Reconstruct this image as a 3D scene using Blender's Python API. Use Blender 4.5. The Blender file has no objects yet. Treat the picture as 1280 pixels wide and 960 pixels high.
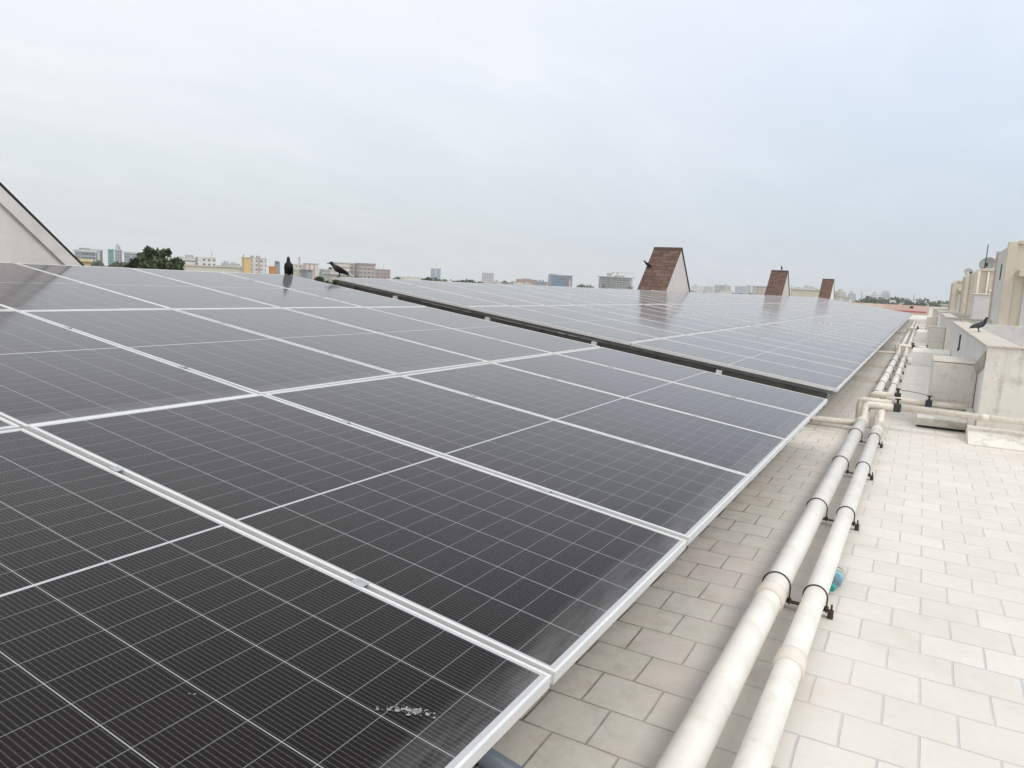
import bpy, bmesh, math, random
from mathutils import Vector, Matrix, noise as mnoise
random.seed(11)
sc = bpy.context.scene
COL = sc.collection
rad = math.radians

# ------------------------------------------------------------------ camera, sky, sun, exposure
H = 0.45                                   # height of the panels' low edge above the roof floor
F_PX = 918.18
CAM = Vector((0.66958, -1.51250, 0.92983 + H))
CR = Vector((0.87162329, 0.4877826, 0.04838356))
CU = Vector((-0.10920554, 0.09701353, 0.98927374))
CF = Vector((-0.47785666, 0.86755778, -0.13782781))
cam_d = bpy.data.cameras.new('camera')
cam_d.sensor_width = 36.0
cam_d.lens = F_PX / 1280.0 * 36.0
cam_d.clip_start = 0.05
cam_d.clip_end = 20000
cam = bpy.data.objects.new('camera', cam_d)
m3 = Matrix((CR, CU, -CF)).transposed()
cam.matrix_world = Matrix.Translation(CAM) @ m3.to_4x4()
COL.objects.link(cam)
sc.camera = cam

SUN_EL, SUN_AZ = 50.0, 112.0               # azimuth clockwise from +Y (north of the scene)
world = bpy.data.worlds.new('World'); sc.world = world
world.use_nodes = True
wn = world.node_tree; wn.nodes.clear()
def wnode(t, **k):
    n = wn.nodes.new(t)
    for a, b in k.items(): setattr(n, a, b)
    return n
sky = wnode('ShaderNodeTexSky', sky_type='NISHITA', sun_disc=False, sun_elevation=rad(SUN_EL), sun_rotation=rad(SUN_AZ), dust_density=3.0, air_density=1.2)
tc = wnode('ShaderNodeTexCoord'); sep = wnode('ShaderNodeSeparateXYZ')
wn.links.new(tc.outputs['Generated'], sep.inputs[0])
def wramp(src, stops):
    r = wnode('ShaderNodeValToRGB'); wn.links.new(src, r.inputs[0])
    e = r.color_ramp.elements
    while len(e) < len(stops): e.new(0.5)
    for i, (p, c) in enumerate(stops): e[i].position = p; e[i].color = (*c, 1)
    return r
# overcast layer: brighter overhead, slightly bluer to the right of the view
up = wramp(sep.outputs[2], [(0.0, (.545, .592, .632)), (0.10, (.605, .660, .708)), (0.25, (.730, .766, .830)), (0.42, (.800, .824, .875)), (1.0, (1.0, 1.0, 1.0))])
side = wnode('ShaderNodeVectorMath', operation='DOT_PRODUCT'); wn.links.new(tc.outputs['Generated'], side.inputs[0]); side.inputs[1].default_value = (0.87, 0.49, 0)
smap = wnode('ShaderNodeMapRange'); wn.links.new(side.outputs['Value'], smap.inputs[0]); smap.inputs[1].default_value = -0.6; smap.inputs[2].default_value = 0.6
tint = wramp(smap.outputs[0], [(0.0, (1.07, 1.05, 1.01)), (0.5, (1.0, 1.0, 1.0)), (1.0, (.835, .90, .985))])
mul = wnode('ShaderNodeMix', data_type='RGBA', blend_type='MULTIPLY'); mul.inputs[0].default_value = 1
wn.links.new(up.outputs[0], mul.inputs[6]); wn.links.new(tint.outputs[0], mul.inputs[7])
# thin cloud streaks projected on a flat layer overhead
zc = wnode('ShaderNodeMath', operation='MAXIMUM'); wn.links.new(sep.outputs[2], zc.inputs[0]); zc.inputs[1].default_value = 0.03
za = wnode('ShaderNodeMath', operation='ADD'); wn.links.new(zc.outputs[0], za.inputs[0]); za.inputs[1].default_value = 0.12
dv = wnode('ShaderNodeVectorMath', operation='DIVIDE'); cmb = wnode('ShaderNodeCombineXYZ')
for i in range(3): wn.links.new(za.outputs[0], cmb.inputs[i])
wn.links.new(tc.outputs['Generated'], dv.inputs[0]); wn.links.new(cmb.outputs[0], dv.inputs[1])
mp = wnode('ShaderNodeMapping'); mp.inputs['Scale'].default_value = (1.5, 0.75, 1.0); mp.inputs['Rotation'].default_value = (0, 0, 0.6)
wn.links.new(dv.outputs[0], mp.inputs[0])
nz = wnode('ShaderNodeTexNoise'); nz.inputs['Scale'].default_value = 1.1; nz.inputs['Detail'].default_value = 4; nz.inputs['Roughness'].default_value = .56; nz.inputs['Distortion'].default_value = .5
wn.links.new(mp.outputs[0], nz.inputs['Vector'])
cl = wramp(nz.outputs[0], [(0.30, (.955, .97, .985)), (0.5, (1.0, 1.0, 1.0)), (0.74, (1.085, 1.07, 1.05))])
mul2 = wnode('ShaderNodeMix', data_type='RGBA', blend_type='MULTIPLY'); mul2.inputs[0].default_value = 0.85
wn.links.new(mul.outputs[2], mul2.inputs[6]); wn.links.new(cl.outputs[0], mul2.inputs[7])
scl = wnode('ShaderNodeMix', data_type='RGBA', blend_type='MULTIPLY'); scl.inputs[0].default_value = 1
SKY_K = 12.75
wn.links.new(mul2.outputs[2], scl.inputs[6]); scl.inputs[7].default_value = (SKY_K, SKY_K, SKY_K, 1)
mixs = wnode('ShaderNodeMix', data_type='RGBA'); mixs.inputs[0].default_value = 0.9
wn.links.new(sky.outputs[0], mixs.inputs[6]); wn.links.new(scl.outputs[2], mixs.inputs[7])
bg = wnode('ShaderNodeBackground'); bg.inputs[1].default_value = 0.1
wn.links.new(mixs.outputs[2], bg.inputs[0])
wo = wnode('ShaderNodeOutputWorld'); wn.links.new(bg.outputs[0], wo.inputs[0])

sun_d = bpy.data.lights.new('sun', 'SUN'); sun_d.energy = 1.4; sun_d.angle = rad(22); sun_d.color = (1.0, .95, .87)
sun = bpy.data.objects.new('sun', sun_d); COL.objects.link(sun)
sd = Vector((math.sin(rad(SUN_AZ)) * math.cos(rad(SUN_EL)), math.cos(rad(SUN_AZ)) * math.cos(rad(SUN_EL)), math.sin(rad(SUN_EL))))
sun.rotation_euler = (-sd).to_track_quat('-Z', 'Y').to_euler()
sun.location = (3, -3, 12)

sc.view_settings.view_transform = 'Standard'; sc.view_settings.look = 'None'
sc.view_settings.exposure = 0.0; sc.view_settings.gamma = 1.0; sc.view_settings.use_curve_mapping = False
sc.render.engine = 'CYCLES'
sc.cycles.max_bounces = 6; sc.cycles.diffuse_bounces = 3; sc.cycles.glossy_bounces = 3; sc.cycles.transmission_bounces = 4
sc.cycles.volume_bounces = 1; sc.cycles.transparent_max_bounces = 8
sc.cycles.use_denoising = False
try:
    sc.cycles.use_denoising = True; sc.cycles.denoiser = 'OPENIMAGEDENOISE'
except Exception: pass

# ------------------------------------------------------------------ helpers
def ray(px, py):                           # direction of a point of the 1280 x 960 photograph
    return CF + (px - 640) / F_PX * CR - (py - 480) / F_PX * CU
def on_y(px, py, Y):
    d = ray(px, py); return CAM + d * ((Y - CAM.y) / d.y)
def on_x(px, py, X):
    d = ray(px, py); return CAM + d * ((X - CAM.x) / d.x)
def on_z(px, py, Z):
    d = ray(px, py); return CAM + d * ((Z - CAM.z) / d.z)
def at(px, py, D):                         # at horizontal distance D
    d = ray(px, py); return CAM + d * (D / math.hypot(d.x, d.y))

def tag(o, label=None, cat=None, group=None, kind=None):
    if label: o['label'] = label
    if cat: o['category'] = cat
    if group: o['group'] = group
    if kind: o['kind'] = kind
    return o
def empty(name, loc=(0, 0, 0), rot=(0, 0, 0), label=None, cat=None, group=None):
    o = bpy.data.objects.new(name, None); COL.objects.link(o); o.empty_display_size = .1
    o.location = loc; o.rotation_euler = rot
    return tag(o, label, cat, group)
def obj(name, bm, mat, parent=None, smooth=False, loc=None, rot=None):
    me = bpy.data.meshes.new(name); bm.normal_update(); bm.to_mesh(me); bm.free()
    for m in (mat if isinstance(mat, (list, tuple)) else [mat]): me.materials.append(m)
    if smooth:
        for p in me.polygons: p.use_smooth = True
    o = bpy.data.objects.new(name, me); COL.objects.link(o)
    if loc: o.location = loc
    if rot: o.rotation_euler = rot
    if parent: o.parent = parent
    return o
def BM(): return bmesh.new()
def box(bm, x0, x1, y0, y1, z0, z1, mi=0):
    v = [bm.verts.new(c) for c in ((x0,y0,z0),(x1,y0,z0),(x1,y1,z0),(x0,y1,z0),(x0,y0,z1),(x1,y0,z1),(x1,y1,z1),(x0,y1,z1))]
    for q in ((0,3,2,1),(4,5,6,7),(0,1,5,4),(1,2,6,5),(2,3,7,6),(3,0,4,7)):
        f = bm.faces.new([v[i] for i in q]); f.material_index = mi
    return bm
def bx(*a): return box(BM(), *a)
def bevel(bm, w, seg=2):
    bmesh.ops.bevel(bm, geom=list(bm.edges), offset=w, segments=seg, affect='EDGES', profile=.6)
    return bm
def tube(bm, pts, r, n=16, caps=True, radii=None):
    pts = [Vector(p) for p in pts]; rings = []
    pu = None
    for i, p in enumerate(pts):
        if i == 0: t = pts[1] - p
        elif i == len(pts) - 1: t = p - pts[i-1]
        else: t = (pts[i+1] - p).normalized() + (p - pts[i-1]).normalized()
        t.normalize()
        if pu is None: pu = t.orthogonal().normalized()
        pu = (pu - t * pu.dot(t)).normalized(); w = t.cross(pu)
        rr = radii[i] if radii else r
        rings.append([bm.verts.new(p + (pu * math.cos(2*math.pi*k/n) + w * math.sin(2*math.pi*k/n)) * rr) for k in range(n)])
    for a, b in zip(rings, rings[1:]):
        for k in range(n): bm.faces.new((a[k], a[(k+1) % n], b[(k+1) % n], b[k]))
    if caps:
        bm.faces.new(rings[0][::-1]); bm.faces.new(rings[-1])
    return bm
def bend(pts, r, n=6):                     # round the corners of a polyline
    pts = [Vector(p) for p in pts]; out = [pts[0]]
    for i in range(1, len(pts) - 1):
        a, b, c = pts[i-1], pts[i], pts[i+1]
        d1 = (a - b).normalized(); d2 = (c - b).normalized()
        p0 = b + d1 * r; p2 = b + d2 * r
        for k in range(n + 1):
            s = k / n; out.append(p0 * (1-s)**2 + b * 2*s*(1-s) + p2 * s*s)
    out.append(pts[-1]); return out
def prism(bm, prof, axis, a, b, mi=0):     # closed profile (CCW) extruded along an axis ('x','y','z')
    def P(u, v, w): return {'x': (w, u, v), 'y': (u, w, v), 'z': (u, v, w)}[axis]
    A = [bm.verts.new(P(u, v, a)) for u, v in prof]; B = [bm.verts.new(P(u, v, b)) for u, v in prof]
    fs = [bm.faces.new(A), bm.faces.new(B)]
    n = len(prof)
    for i in range(n): fs.append(bm.faces.new((A[i], A[(i+1) % n], B[(i+1) % n], B[i])))
    for f in fs: f.material_index = mi
    bmesh.ops.recalc_face_normals(bm, faces=fs)
    return bm
def copy_tree(o, parent=None):
    c = o.copy(); COL.objects.link(c)
    if parent: c.parent = parent
    for ch in list(o.children): copy_tree(ch, c)
    return c

# ------------------------------------------------------------------ materials
class NT:
    def __init__(s, name):
        s.m = bpy.data.materials.new(name); s.m.use_nodes = True
        s.t = s.m.node_tree; s.b = s.t.nodes['Principled BSDF']
    def n(s, t, **k):
        x = s.t.nodes.new(t)
        for a, b in k.items(): setattr(x, a, b)
        return x
    def l(s, a, b): s.t.links.new(a, b)
    def val(s, sock, v):
        if hasattr(v, 'links') or isinstance(v, bpy.types.NodeSocket): s.l(v, sock)
        else: sock.default_value = v
    def math(s, op, a, b=None, c=None):
        x = s.n('ShaderNodeMath', operation=op)
        s.val(x.inputs[0], a)
        if b is not None: s.val(x.inputs[1], b)
        if c is not None: s.val(x.inputs[2], c)
        return x.outputs[0]
    def noise(s, scale, detail=4, rough=.55, coord='Object', vscale=None):
        tcx = s.n('ShaderNodeTexCoord'); src = tcx.outputs[coord]
        if vscale:
            mpx = s.n('ShaderNodeMapping'); mpx.inputs['Scale'].default_value = vscale; s.l(src, mpx.inputs[0]); src = mpx.outputs[0]
        x = s.n('ShaderNodeTexNoise'); x.inputs['Scale'].default_value = scale; x.inputs['Detail'].default_value = detail; x.inputs['Roughness'].default_value = rough
        s.l(src, x.inputs['Vector']); return x.outputs[0]
    def ramp(s, src, stops, interp='LINEAR'):
        r = s.n('ShaderNodeValToRGB'); s.l(src, r.inputs[0]); r.color_ramp.interpolation = interp
        e = r.color_ramp.elements
        while len(e) < len(stops): e.new(.5)
        for i, (p, c) in enumerate(stops):
            e[i].position = p; e[i].color = (*c, 1) if hasattr(c, '__len__') else (c, c, c, 1)
        return r.outputs[0]
    def mix(s, f, a, b, blend='MIX'):
        x = s.n('ShaderNodeMix', data_type='RGBA', blend_type=blend)
        s.val(x.inputs[0], f)
        for i, v in ((6, a), (7, b)):
            if isinstance(v, tuple): v = (*v, 1) if len(v) == 3 else v
            s.val(x.inputs[i], v)
        return x.outputs[2]
    def bump(s, h, strength=.3, dist=.01):
        b = s.n('ShaderNodeBump'); b.inputs['Strength'].default_value = strength; b.inputs['Distance'].default_value = dist
        s.l(h, b.inputs['Height']); s.l(b.outputs[0], s.b.inputs['Normal'])
    def set(s, col=None, rough=None, metal=None, ior=None, spec=None, trans=None, coat=None):
        for nm, v in (('Base Color', col), ('Roughness', rough), ('Metallic', metal), ('IOR', ior), ('Specular IOR Level', spec), ('Transmission Weight', trans), ('Coat Weight', coat)):
            if v is None: continue
            if isinstance(v, tuple) and len(v) == 3: v = (*v, 1)
            s.val(s.b.inputs[nm], v)
        return s.m

def plaster(name, col, dark=.75, stain=.35, scale=1.6, rough=.85, streak=False, stain_col=None, coord='Object', bumpd=.004):
    t = NT(name)
    a = t.noise(scale, 6, .6, coord); b = t.noise(scale * 11, 5, .6, coord)
    c1 = t.mix(t.ramp(a, [(.35, 0.), (.7, 1.)]), tuple(c * (1 - .12) for c in col), col)
    sc_ = stain_col or tuple(c * dark * .7 for c in col)
    sm = t.ramp(t.noise(scale * 2.3, 8, .68, coord), [(.52, 0.), (.72, 1.)])
    c2 = t.mix(t.math('MULTIPLY', sm, stain), c1, sc_)
    if streak:
        st = t.ramp(t.noise(3.5, 5, .6, coord, (3, 3, .18)), [(.55, 0.), (.75, 1.)])
        c2 = t.mix(t.math('MULTIPLY', st, .35), c2, sc_)
    sp = t.ramp(b, [(.66, 0.), (.74, 1.)])
    c3 = t.mix(t.math('MULTIPLY', sp, .36), c2, tuple(c * .4 for c in col))
    t.bump(t.math('ADD', b, t.math('MULTIPLY', a, 2.)), .5, bumpd)
    return t.set(c3, rough)
def plain(name, col, rough=.6, metal=0., var=.12, scale=6., coord='Object', spec=None):
    t = NT(name); a = t.noise(scale, 5, .6, coord)
    c = t.mix(t.ramp(a, [(.3, 0.), (.7, 1.)]), tuple(x * (1 - var) for x in col), tuple(min(1, x * (1 + var * .4)) for x in col))
    return t.set(c, rough, metal, spec=spec)

def mat_pv():
    t = NT('pv_cells'); tcx = t.n('ShaderNodeTexCoord'); s = t.n('ShaderNodeSeparateXYZ'); t.l(tcx.outputs['Object'], s.inputs[0])
    X, Y = s.outputs[0], s.outputs[1]
    ax = t.math('ABSOLUTE', X); ay = t.math('ABSOLUTE', Y)
    ca = .1835; cb = .0927
    u = t.math('DIVIDE', t.math('ADD', Y, .5505), ca); fu = t.math('FRACT', u)
    du = t.math('MULTIPLY', t.math('MINIMUM', fu, t.math('SUBTRACT', 1., fu)), ca)
    v = t.math('DIVIDE', t.math('SUBTRACT', ax, .0045), cb); fv = t.math('FRACT', v)
    dv_ = t.math('MULTIPLY', t.math('MINIMUM', fv, t.math('SUBTRACT', 1., fv)), cb)
    inside = t.math('MULTIPLY', t.math('LESS_THAN', ay, .5497), t.math('MULTIPLY', t.math('GREATER_THAN', ax, .0050), t.math('LESS_THAN', ax, 1.1170)))
    lu = t.math('LESS_THAN', du, .0013); lv = t.math('LESS_THAN', dv_, .0009)
    bb = t.math('FRACT', t.math('MULTIPLY', fu, 15.)); bd = t.math('ABSOLUTE', t.math('SUBTRACT', bb, .5))
    bus = t.math('LESS_THAN', bd, .12)
    # solder pads along the wires
    pad = t.math('MULTIPLY', t.math('LESS_THAN', bd, .11), t.math('LESS_THAN', t.math('ABSOLUTE', t.math('SUBTRACT', t.math('FRACT', t.math('MULTIPLY', fv, 4.)), .5)), .035))
    oi = t.n('ShaderNodeObjectInfo')
    n1 = t.noise(1.3, 4, .6, 'Object')
    cell = t.mix(n1, (.0018, .0015, .0018), (.0050, .0030, .0028))
    cell = t.mix(t.math('MULTIPLY', oi.outputs['Random'], .35), cell, (.0135, .0075, .0062))
    c = t.mix(bus, cell, (.042, .037, .036))
    c = t.mix(pad, c, (.075, .073, .075))
    c = t.mix(lv, c, (.20, .20, .205))
    c = t.mix(lu, c, (.33, .33, .335))
    c = t.mix(inside, (.46, .47, .48), c)
    # dust: thin film, blotches and the dirty strip along the low edge
    d1 = t.ramp(t.noise(2.2, 7, .65, 'Object'), [(.35, .0), (.75, 1.)])
    d2 = t.ramp(t.noise(60., 3, .7, 'Object'), [(.68, 0.), (.80, 1.)])
    mr = t.n('ShaderNodeMapRange'); t.l(X, mr.inputs[0]); mr.inputs[1].default_value = 1.00; mr.inputs[2].default_value = 1.12
    strip = t.math('MULTIPLY', mr.outputs[0], t.ramp(t.noise(9., 6, .7, 'Object', (2., .35, 1)), [(.3, .15), (.7, 1.)]))
    dust = t.math('ADD', t.math('ADD', t.math('MULTIPLY', d1, .007), .0), t.math('ADD', t.math('MULTIPLY', d2, .05), t.math('MULTIPLY', strip, .32)))
    c = t.mix(dust, c, (.46, .45, .44))
    rg = t.math('ADD', t.math('MULTIPLY', d1, .04), t.math('ADD', .085, t.math('MULTIPLY', strip, .35)))
    t.b.inputs['Sheen Weight'].default_value = .62; t.b.inputs['Sheen Roughness'].default_value = .28; t.b.inputs['Sheen Tint'].default_value = (.66, .635, .64, 1)
    t.b.inputs['Specular Tint'].default_value = (1., .95, .95, 1)
    return t.set(c, rg, 0., ior=1.28, spec=.30)

def mat_floor():
    t = NT('weathered_white_tiles'); tcx = t.n('ShaderNodeTexCoord')
    mpx = t.n('ShaderNodeMapping'); t.l(tcx.outputs['Object'], mpx.inputs[0]); mpx.inputs['Location'].default_value = (-.035, -.01, 0)
    wob = t.n('ShaderNodeTexNoise'); wob.inputs['Scale'].default_value = 3.; t.l(tcx.outputs['Object'], wob.inputs['Vector'])
    va = t.n('ShaderNodeVectorMath', operation='MULTIPLY_ADD'); t.l(wob.outputs['Color'], va.inputs[0]); va.inputs[1].default_value = (.016, .016, 0); t.l(mpx.outputs[0], va.inputs[2])
    def brick(c1, c2, mo, size, smooth):
        b = t.n('ShaderNodeTexBrick'); b.offset = .5; b.squash = 1.
        t.l(va.outputs[0], b.inputs['Vector']); b.inputs['Scale'].default_value = 1.
        b.inputs['Color1'].default_value = (*c1, 1); b.inputs['Color2'].default_value = (*c2, 1); b.inputs['Mortar'].default_value = (*mo, 1)
        b.inputs['Mortar Size'].default_value = size; b.inputs['Mortar Smooth'].default_value = smooth
        b.inputs['Brick Width'].default_value = .222; b.inputs['Row Height'].default_value = .212
        return b
    br = brick((.725, .690, .630), (.665, .630, .572), (.5, .5, .5), .0046, .35)
    dirt = t.ramp(t.noise(1.9, 8, .70), [(.44, 0.), (.68, 1.)])
    fine = t.ramp(t.noise(26, 6, .7), [(.45, 0.), (.75, 1.)])
    c = t.mix(t.math('MULTIPLY', dirt, .44), br.outputs['Color'], (.53, .475, .40))
    c = t.mix(t.math('MULTIPLY', fine, .20), c, (.50, .47, .42))
    sp = t.ramp(t.noise(95, 2, .5), [(.73, 0.), (.77, 1.)])
    c = t.mix(t.math('MULTIPLY', sp, .45), c, (.20, .18, .15))
    # tone turns browner and blotchier on the strip beside and under the panels
    s = t.n('ShaderNodeSeparateXYZ'); t.l(tcx.outputs['Object'], s.inputs[0])
    wx = t.math('ADD', s.outputs[0], t.math('MULTIPLY', t.math('SUBTRACT', t.noise(2.5, 5, .6), .5), .5))
    bare = t.n('ShaderNodeMapRange'); t.l(wx, bare.inputs[0]); bare.inputs[1].default_value = .46; bare.inputs[2].default_value = -.30
    panel_side_col = t.mix(t.noise(5, 6, .65), (.58, .525, .45), (.76, .70, .615))
    c = t.mix(t.math('MULTIPLY', bare.outputs[0], .70), c, panel_side_col)
    bl = t.ramp(t.noise(9, 8, .72), [(.46, 0.), (.64, 1.)])
    c = t.mix(t.math('MULTIPLY', t.math('MULTIPLY', bl, bare.outputs[0]), .34), c, (.33, .285, .23))
    ru = t.ramp(t.noise(1.7, 5, .7), [(.60, 0.), (.72, 1.)])
    c = t.mix(t.math('MULTIPLY', ru, .30), c, (.60, .47, .34))
    pk = t.ramp(t.noise(.8, 4, .6), [(.45, 0.), (.6, 1.)])
    c = t.mix(t.math('MULTIPLY', pk, .35), c, (.70, .64, .60))
    # open joints: darker towards the panels, paler tan elsewhere, patchy
    jn = t.ramp(t.noise(2.2, 6, .7), [(.42, 0.), (.60, 1.)])
    jd = t.math('MINIMUM', 1., t.math('ADD', t.math('MULTIPLY', bare.outputs[0], .50), t.math('ADD', .03, t.math('MULTIPLY', jn, .55))))
    jf = t.math('MULTIPLY', br.outputs['Fac'], jd)
    jc = t.mix(bare.outputs[0], t.mix(jn, (.52, .42, .32), (.68, .61, .52)), t.mix(t.ramp(t.noise(6, 4, .7), [(.40, 0.), (.62, 1.)]), (.045, .038, .030), (.36, .32, .26)))
    c = t.mix(jf, c, jc)
    h = t.math('ADD', t.math('MULTIPLY', br.outputs['Fac'], -1.), t.math('MULTIPLY', t.noise(30, 5, .6), .25))
    t.bump(h, .6, .004)
    return t.set(c, .78)

M = {}
M['pv'] = mat_pv()
M['alu'] = plain('anodised_aluminium', (.72, .715, .70), .42, .1, .08, 9.)
M['galv'] = plain('galvanised_steel', (.46, .47, .46), .5, .55, .2, 14.)
M['gap_shade'] = plain('gap_shade_steel', (.085, .080, .070), .7, .3, .4, 3.)
M['rail'] = plain('rail_aluminium', (.27, .275, .27), .45, .5, .2, 9.)
M['floor'] = mat_floor()
M['pvc'] = plaster('painted_pvc', (.82, .79, .725), .8, .42, 4., .45, stain_col=(.55, .46, .34), bumpd=.0008)
M['pvc_old'] = plaster('weathered_pvc', (.80, .74, .645), .75, .5, 9., .55, stain_col=(.42, .30, .21), bumpd=.001)
M['cplg'] = plaster('pvc_socket', (.80, .725, .64), .8, .3, 12., .5, stain_col=(.55, .40, .3), bumpd=.001)
M['black'] = plain('black_rubber', (.040, .038, .036), .55)
M['rust'] = plain('rusty_steel', (.085, .062, .048), .7, .3, .5, 40.)
M['grey_pipe'] = plain('grey_conduit', (.16, .19, .22), .45)
M['wall_white'] = plaster('stained_white_wall', (.80, .765, .70), .62, .72, 1.8, .88, streak=True, stain_col=(.33, .30, .255))
M['wall_grey'] = plaster('bare_grey_plaster', (.74, .70, .64), .6, .75, 4.5, .9, stain_col=(.34, .31, .27))
M['wall_cream'] = plaster('cream_wall', (.71, .64, .525), .75, .3, 1.2, .85, streak=True, stain_col=(.42, .30, .19))
M['wall_pale'] = plaster('pale_grey_wall', (.68, .675, .655), .75, .4, 1.4, .88, streak=True)
M['coping'] = plaster('stained_coping', (.60, .545, .475), .62, .7, 2.6, .88, stain_col=(.32, .245, .19))
M['cove'] = plaster('stained_cove', (.46, .42, .37), .5, .9, 3.4, .9, stain_col=(.22, .18, .15))
M['gable'] = plaster('gable_plaster', (.78, .735, .68), .75, .35, 2.2, .9, streak=True, stain_col=(.46, .43, .39), bumpd=.006)
M['dark_edge'] = plain('dark_shingle_edge', (.030, .028, .030), .8)
M['ridge'] = plain('ridge_shingle', (.085, .052, .042), .9, 0, .4, 20.)
M['dark_gap'] = plain('dark_recess', (.018, .018, .02), .8)
M['pink'] = plaster('salmon_wall', (.66, .49, .43), .75, .3, .6, .85, stain_col=(.42, .28, .23))
M['red'] = plain('red_band', (.42, .09, .10), .7)
M['cream_far'] = plaster('cream_end_wall', (.70, .58, .47), .75, .2, .6, .85)
M['curb'] = plaster('white_curb', (.76, .74, .70), .8, .25, 2.5, .8)
M['dish'] = plain('dish_grey', (.34, .34, .33), .5, .3)
M['white'] = plain('white_paint', (.78, .78, .76), .5)
M['dropping'] = plain('dropping', (.33, .325, .31), .9, 0, .6, 90.)
M['teal'] = plain('teal_cap', (.01, .36, .33), .35)
M['label_blue'] = plain('label_blue', (.16, .50, .68), .4)
def mat_bottle():
    t = NT('clear_plastic'); return t.set((.93, .95, .95), .12, 0., 1.25, trans=.92)
M['bottle'] = mat_bottle()
def mat_shingle():
    t = NT('brown_shingles'); tcx = t.n('ShaderNodeTexCoord')
    b = t.n('ShaderNodeTexBrick'); b.offset = .41; t.l(tcx.outputs['UV'], b.inputs['Vector'])
    b.inputs['Scale'].default_value = 1.; b.inputs['Brick Width'].default_value = .34; b.inputs['Row Height'].default_value = .17
    b.inputs['Mortar Size'].default_value = .012; b.inputs['Mortar Smooth'].default_value = .1; b.inputs['Bias'].default_value = 0.
    b.inputs['Color1'].default_value = (.070, .038, .028, 1); b.inputs['Color2'].default_value = (.17, .098, .070, 1); b.inputs['Mortar'].default_value = (.018, .012, .012, 1)
    c = t.mix(t.ramp(t.noise(5, 6, .7), [(.35, 0.), (.7, 1.)]), b.outputs['Color'], (.20, .125, .095))
    c = t.mix(.55, b.outputs['Color'], c)
    t.bump(b.outputs['Fac'], -.8, .02)
    return t.set(c, .9)
M['shingle'] = mat_shingle()
def mat_feather():
    t = NT('crow_feathers'); g = t.n('ShaderNodeTexCoord'); s = t.n('ShaderNodeSeparateXYZ'); t.l(g.outputs['Object'], s.inputs[0])
    # grey-brown nape and breast, black cap and wings (along the body axis)
    m = t.ramp(s.outputs[0], [(.045, 0.), (.07, 1.), (.10, 1.), (.118, 0.)])
    c = t.mix(t.math('MULTIPLY', m, .9), (.007, .0065, .008), (.050, .045, .043))
    return t.set(c, .5, spec=.25)
M['crow'] = mat_feather()
def mat_pigeon():
    t = NT('pigeon_feathers'); g = t.n('ShaderNodeTexCoord'); s = t.n('ShaderNodeSeparateXYZ'); t.l(g.outputs['Object'], s.inputs[0])
    m = t.ramp(s.outputs[0], [(.02, 0.), (.07, 1.)])
    c = t.mix(m, t.mix(t.ramp(t.noise(45, 3), [(.45, 0.), (.6, 1.)]), (.085, .085, .10), (.045, .045, .055)), (.022, .026, .036))
    return t.set(c, .6, spec=.2)
M['pigeon'] = mat_pigeon()
M['beak'] = plain('beak_horn', (.02, .02, .02), .4)
M['bird_leg'] = plain('bird_leg', (.03, .027, .026), .6)
M['pink_leg'] = plain('pigeon_leg', (.30, .10, .09), .6)

def leafm(name, c1, c2):
    t = NT(name); g = t.n('ShaderNodeNewGeometry')
    c = t.mix(g.outputs['Random Per Island'], c1, c2); return t.set(c, .75, spec=.2)
M['leaf_dark'] = leafm('leaf_dark', (.018, .032, .014), (.070, .105, .045))
M['leaf_mid'] = leafm('leaf_mid', (.035, .055, .022), (.105, .135, .06))
M['leaf_green'] = leafm('leaf_green', (.028, .048, .020), (.105, .145, .065))
M['bark'] = plain('bark', (.09, .07, .055), .9)
M['ground'] = plaster('city_ground', (.23, .22, .17), .7, .6, .006, .95, stain_col=(.08, .11, .06))
M['road'] = plain('asphalt', (.06, .06, .06), .9, 0, .2, .3)

_fm = {}
def facade(col, glass=(.10, .13, .17), bw=3.2, fh=3.3, wx=.55, wz=.5, rough=.7, lower=.28, stain=.25):
    key = (col, glass, bw, fh, wx, wz)
    if key in _fm: return _fm[key]
    t = NT('facade'); tcx = t.n('ShaderNodeTexCoord'); s = t.n('ShaderNodeSeparateXYZ'); t.l(tcx.outputs['Object'], s.inputs[0])
    nn = t.n('ShaderNodeSeparateXYZ'); t.l(tcx.outputs['Normal'], nn.inputs[0])
    side = t.math('GREATER_THAN', t.math('ABSOLUTE', nn.outputs[0]), .5)
    uu = t.mix(side, s.outputs[0], s.outputs[1]); u = t.math('FRACT', t.math('ADD', t.math('DIVIDE', uu, bw), 100.1))
    w = t.math('FRACT', t.math('DIVIDE', s.outputs[2], fh))
    iw = t.math('MULTIPLY', t.math('LESS_THAN', t.math('ABSOLUTE', t.math('SUBTRACT', u, .5)), wx / 2), t.math('LESS_THAN', t.math('ABSOLUTE', t.math('SUBTRACT', w, lower + wz / 2)), wz / 2))
    iw = t.math('MULTIPLY', iw, t.math('LESS_THAN', t.math('ABSOLUTE', nn.outputs[2]), .5))
    v = t.mix(t.math('MULTIPLY', t.ramp(t.noise(.25, 6, .65), [(.4, 0.), (.7, 1.)]), stain), col, tuple(c * .6 for c in col))
    wn_ = t.n('ShaderNodeTexWhiteNoise'); 
    sn = t.n('ShaderNodeVectorMath', operation='SNAP'); t.l(tcx.outputs['Object'], sn.inputs[0]); sn.inputs[1].default_value = (bw, bw, fh); t.l(sn.outputs[0], wn_.inputs[0])
    gl = t.mix(wn_.outputs[0], tuple(c * .5 for c in glass), tuple(min(1, c * 1.6) for c in glass))
    c = t.mix(iw, v, gl)
    t.set(c, t.mix(iw, (rough,) * 3, (.2,) * 3)); _fm[key] = t.m; return t.m
_pc = {}
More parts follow.
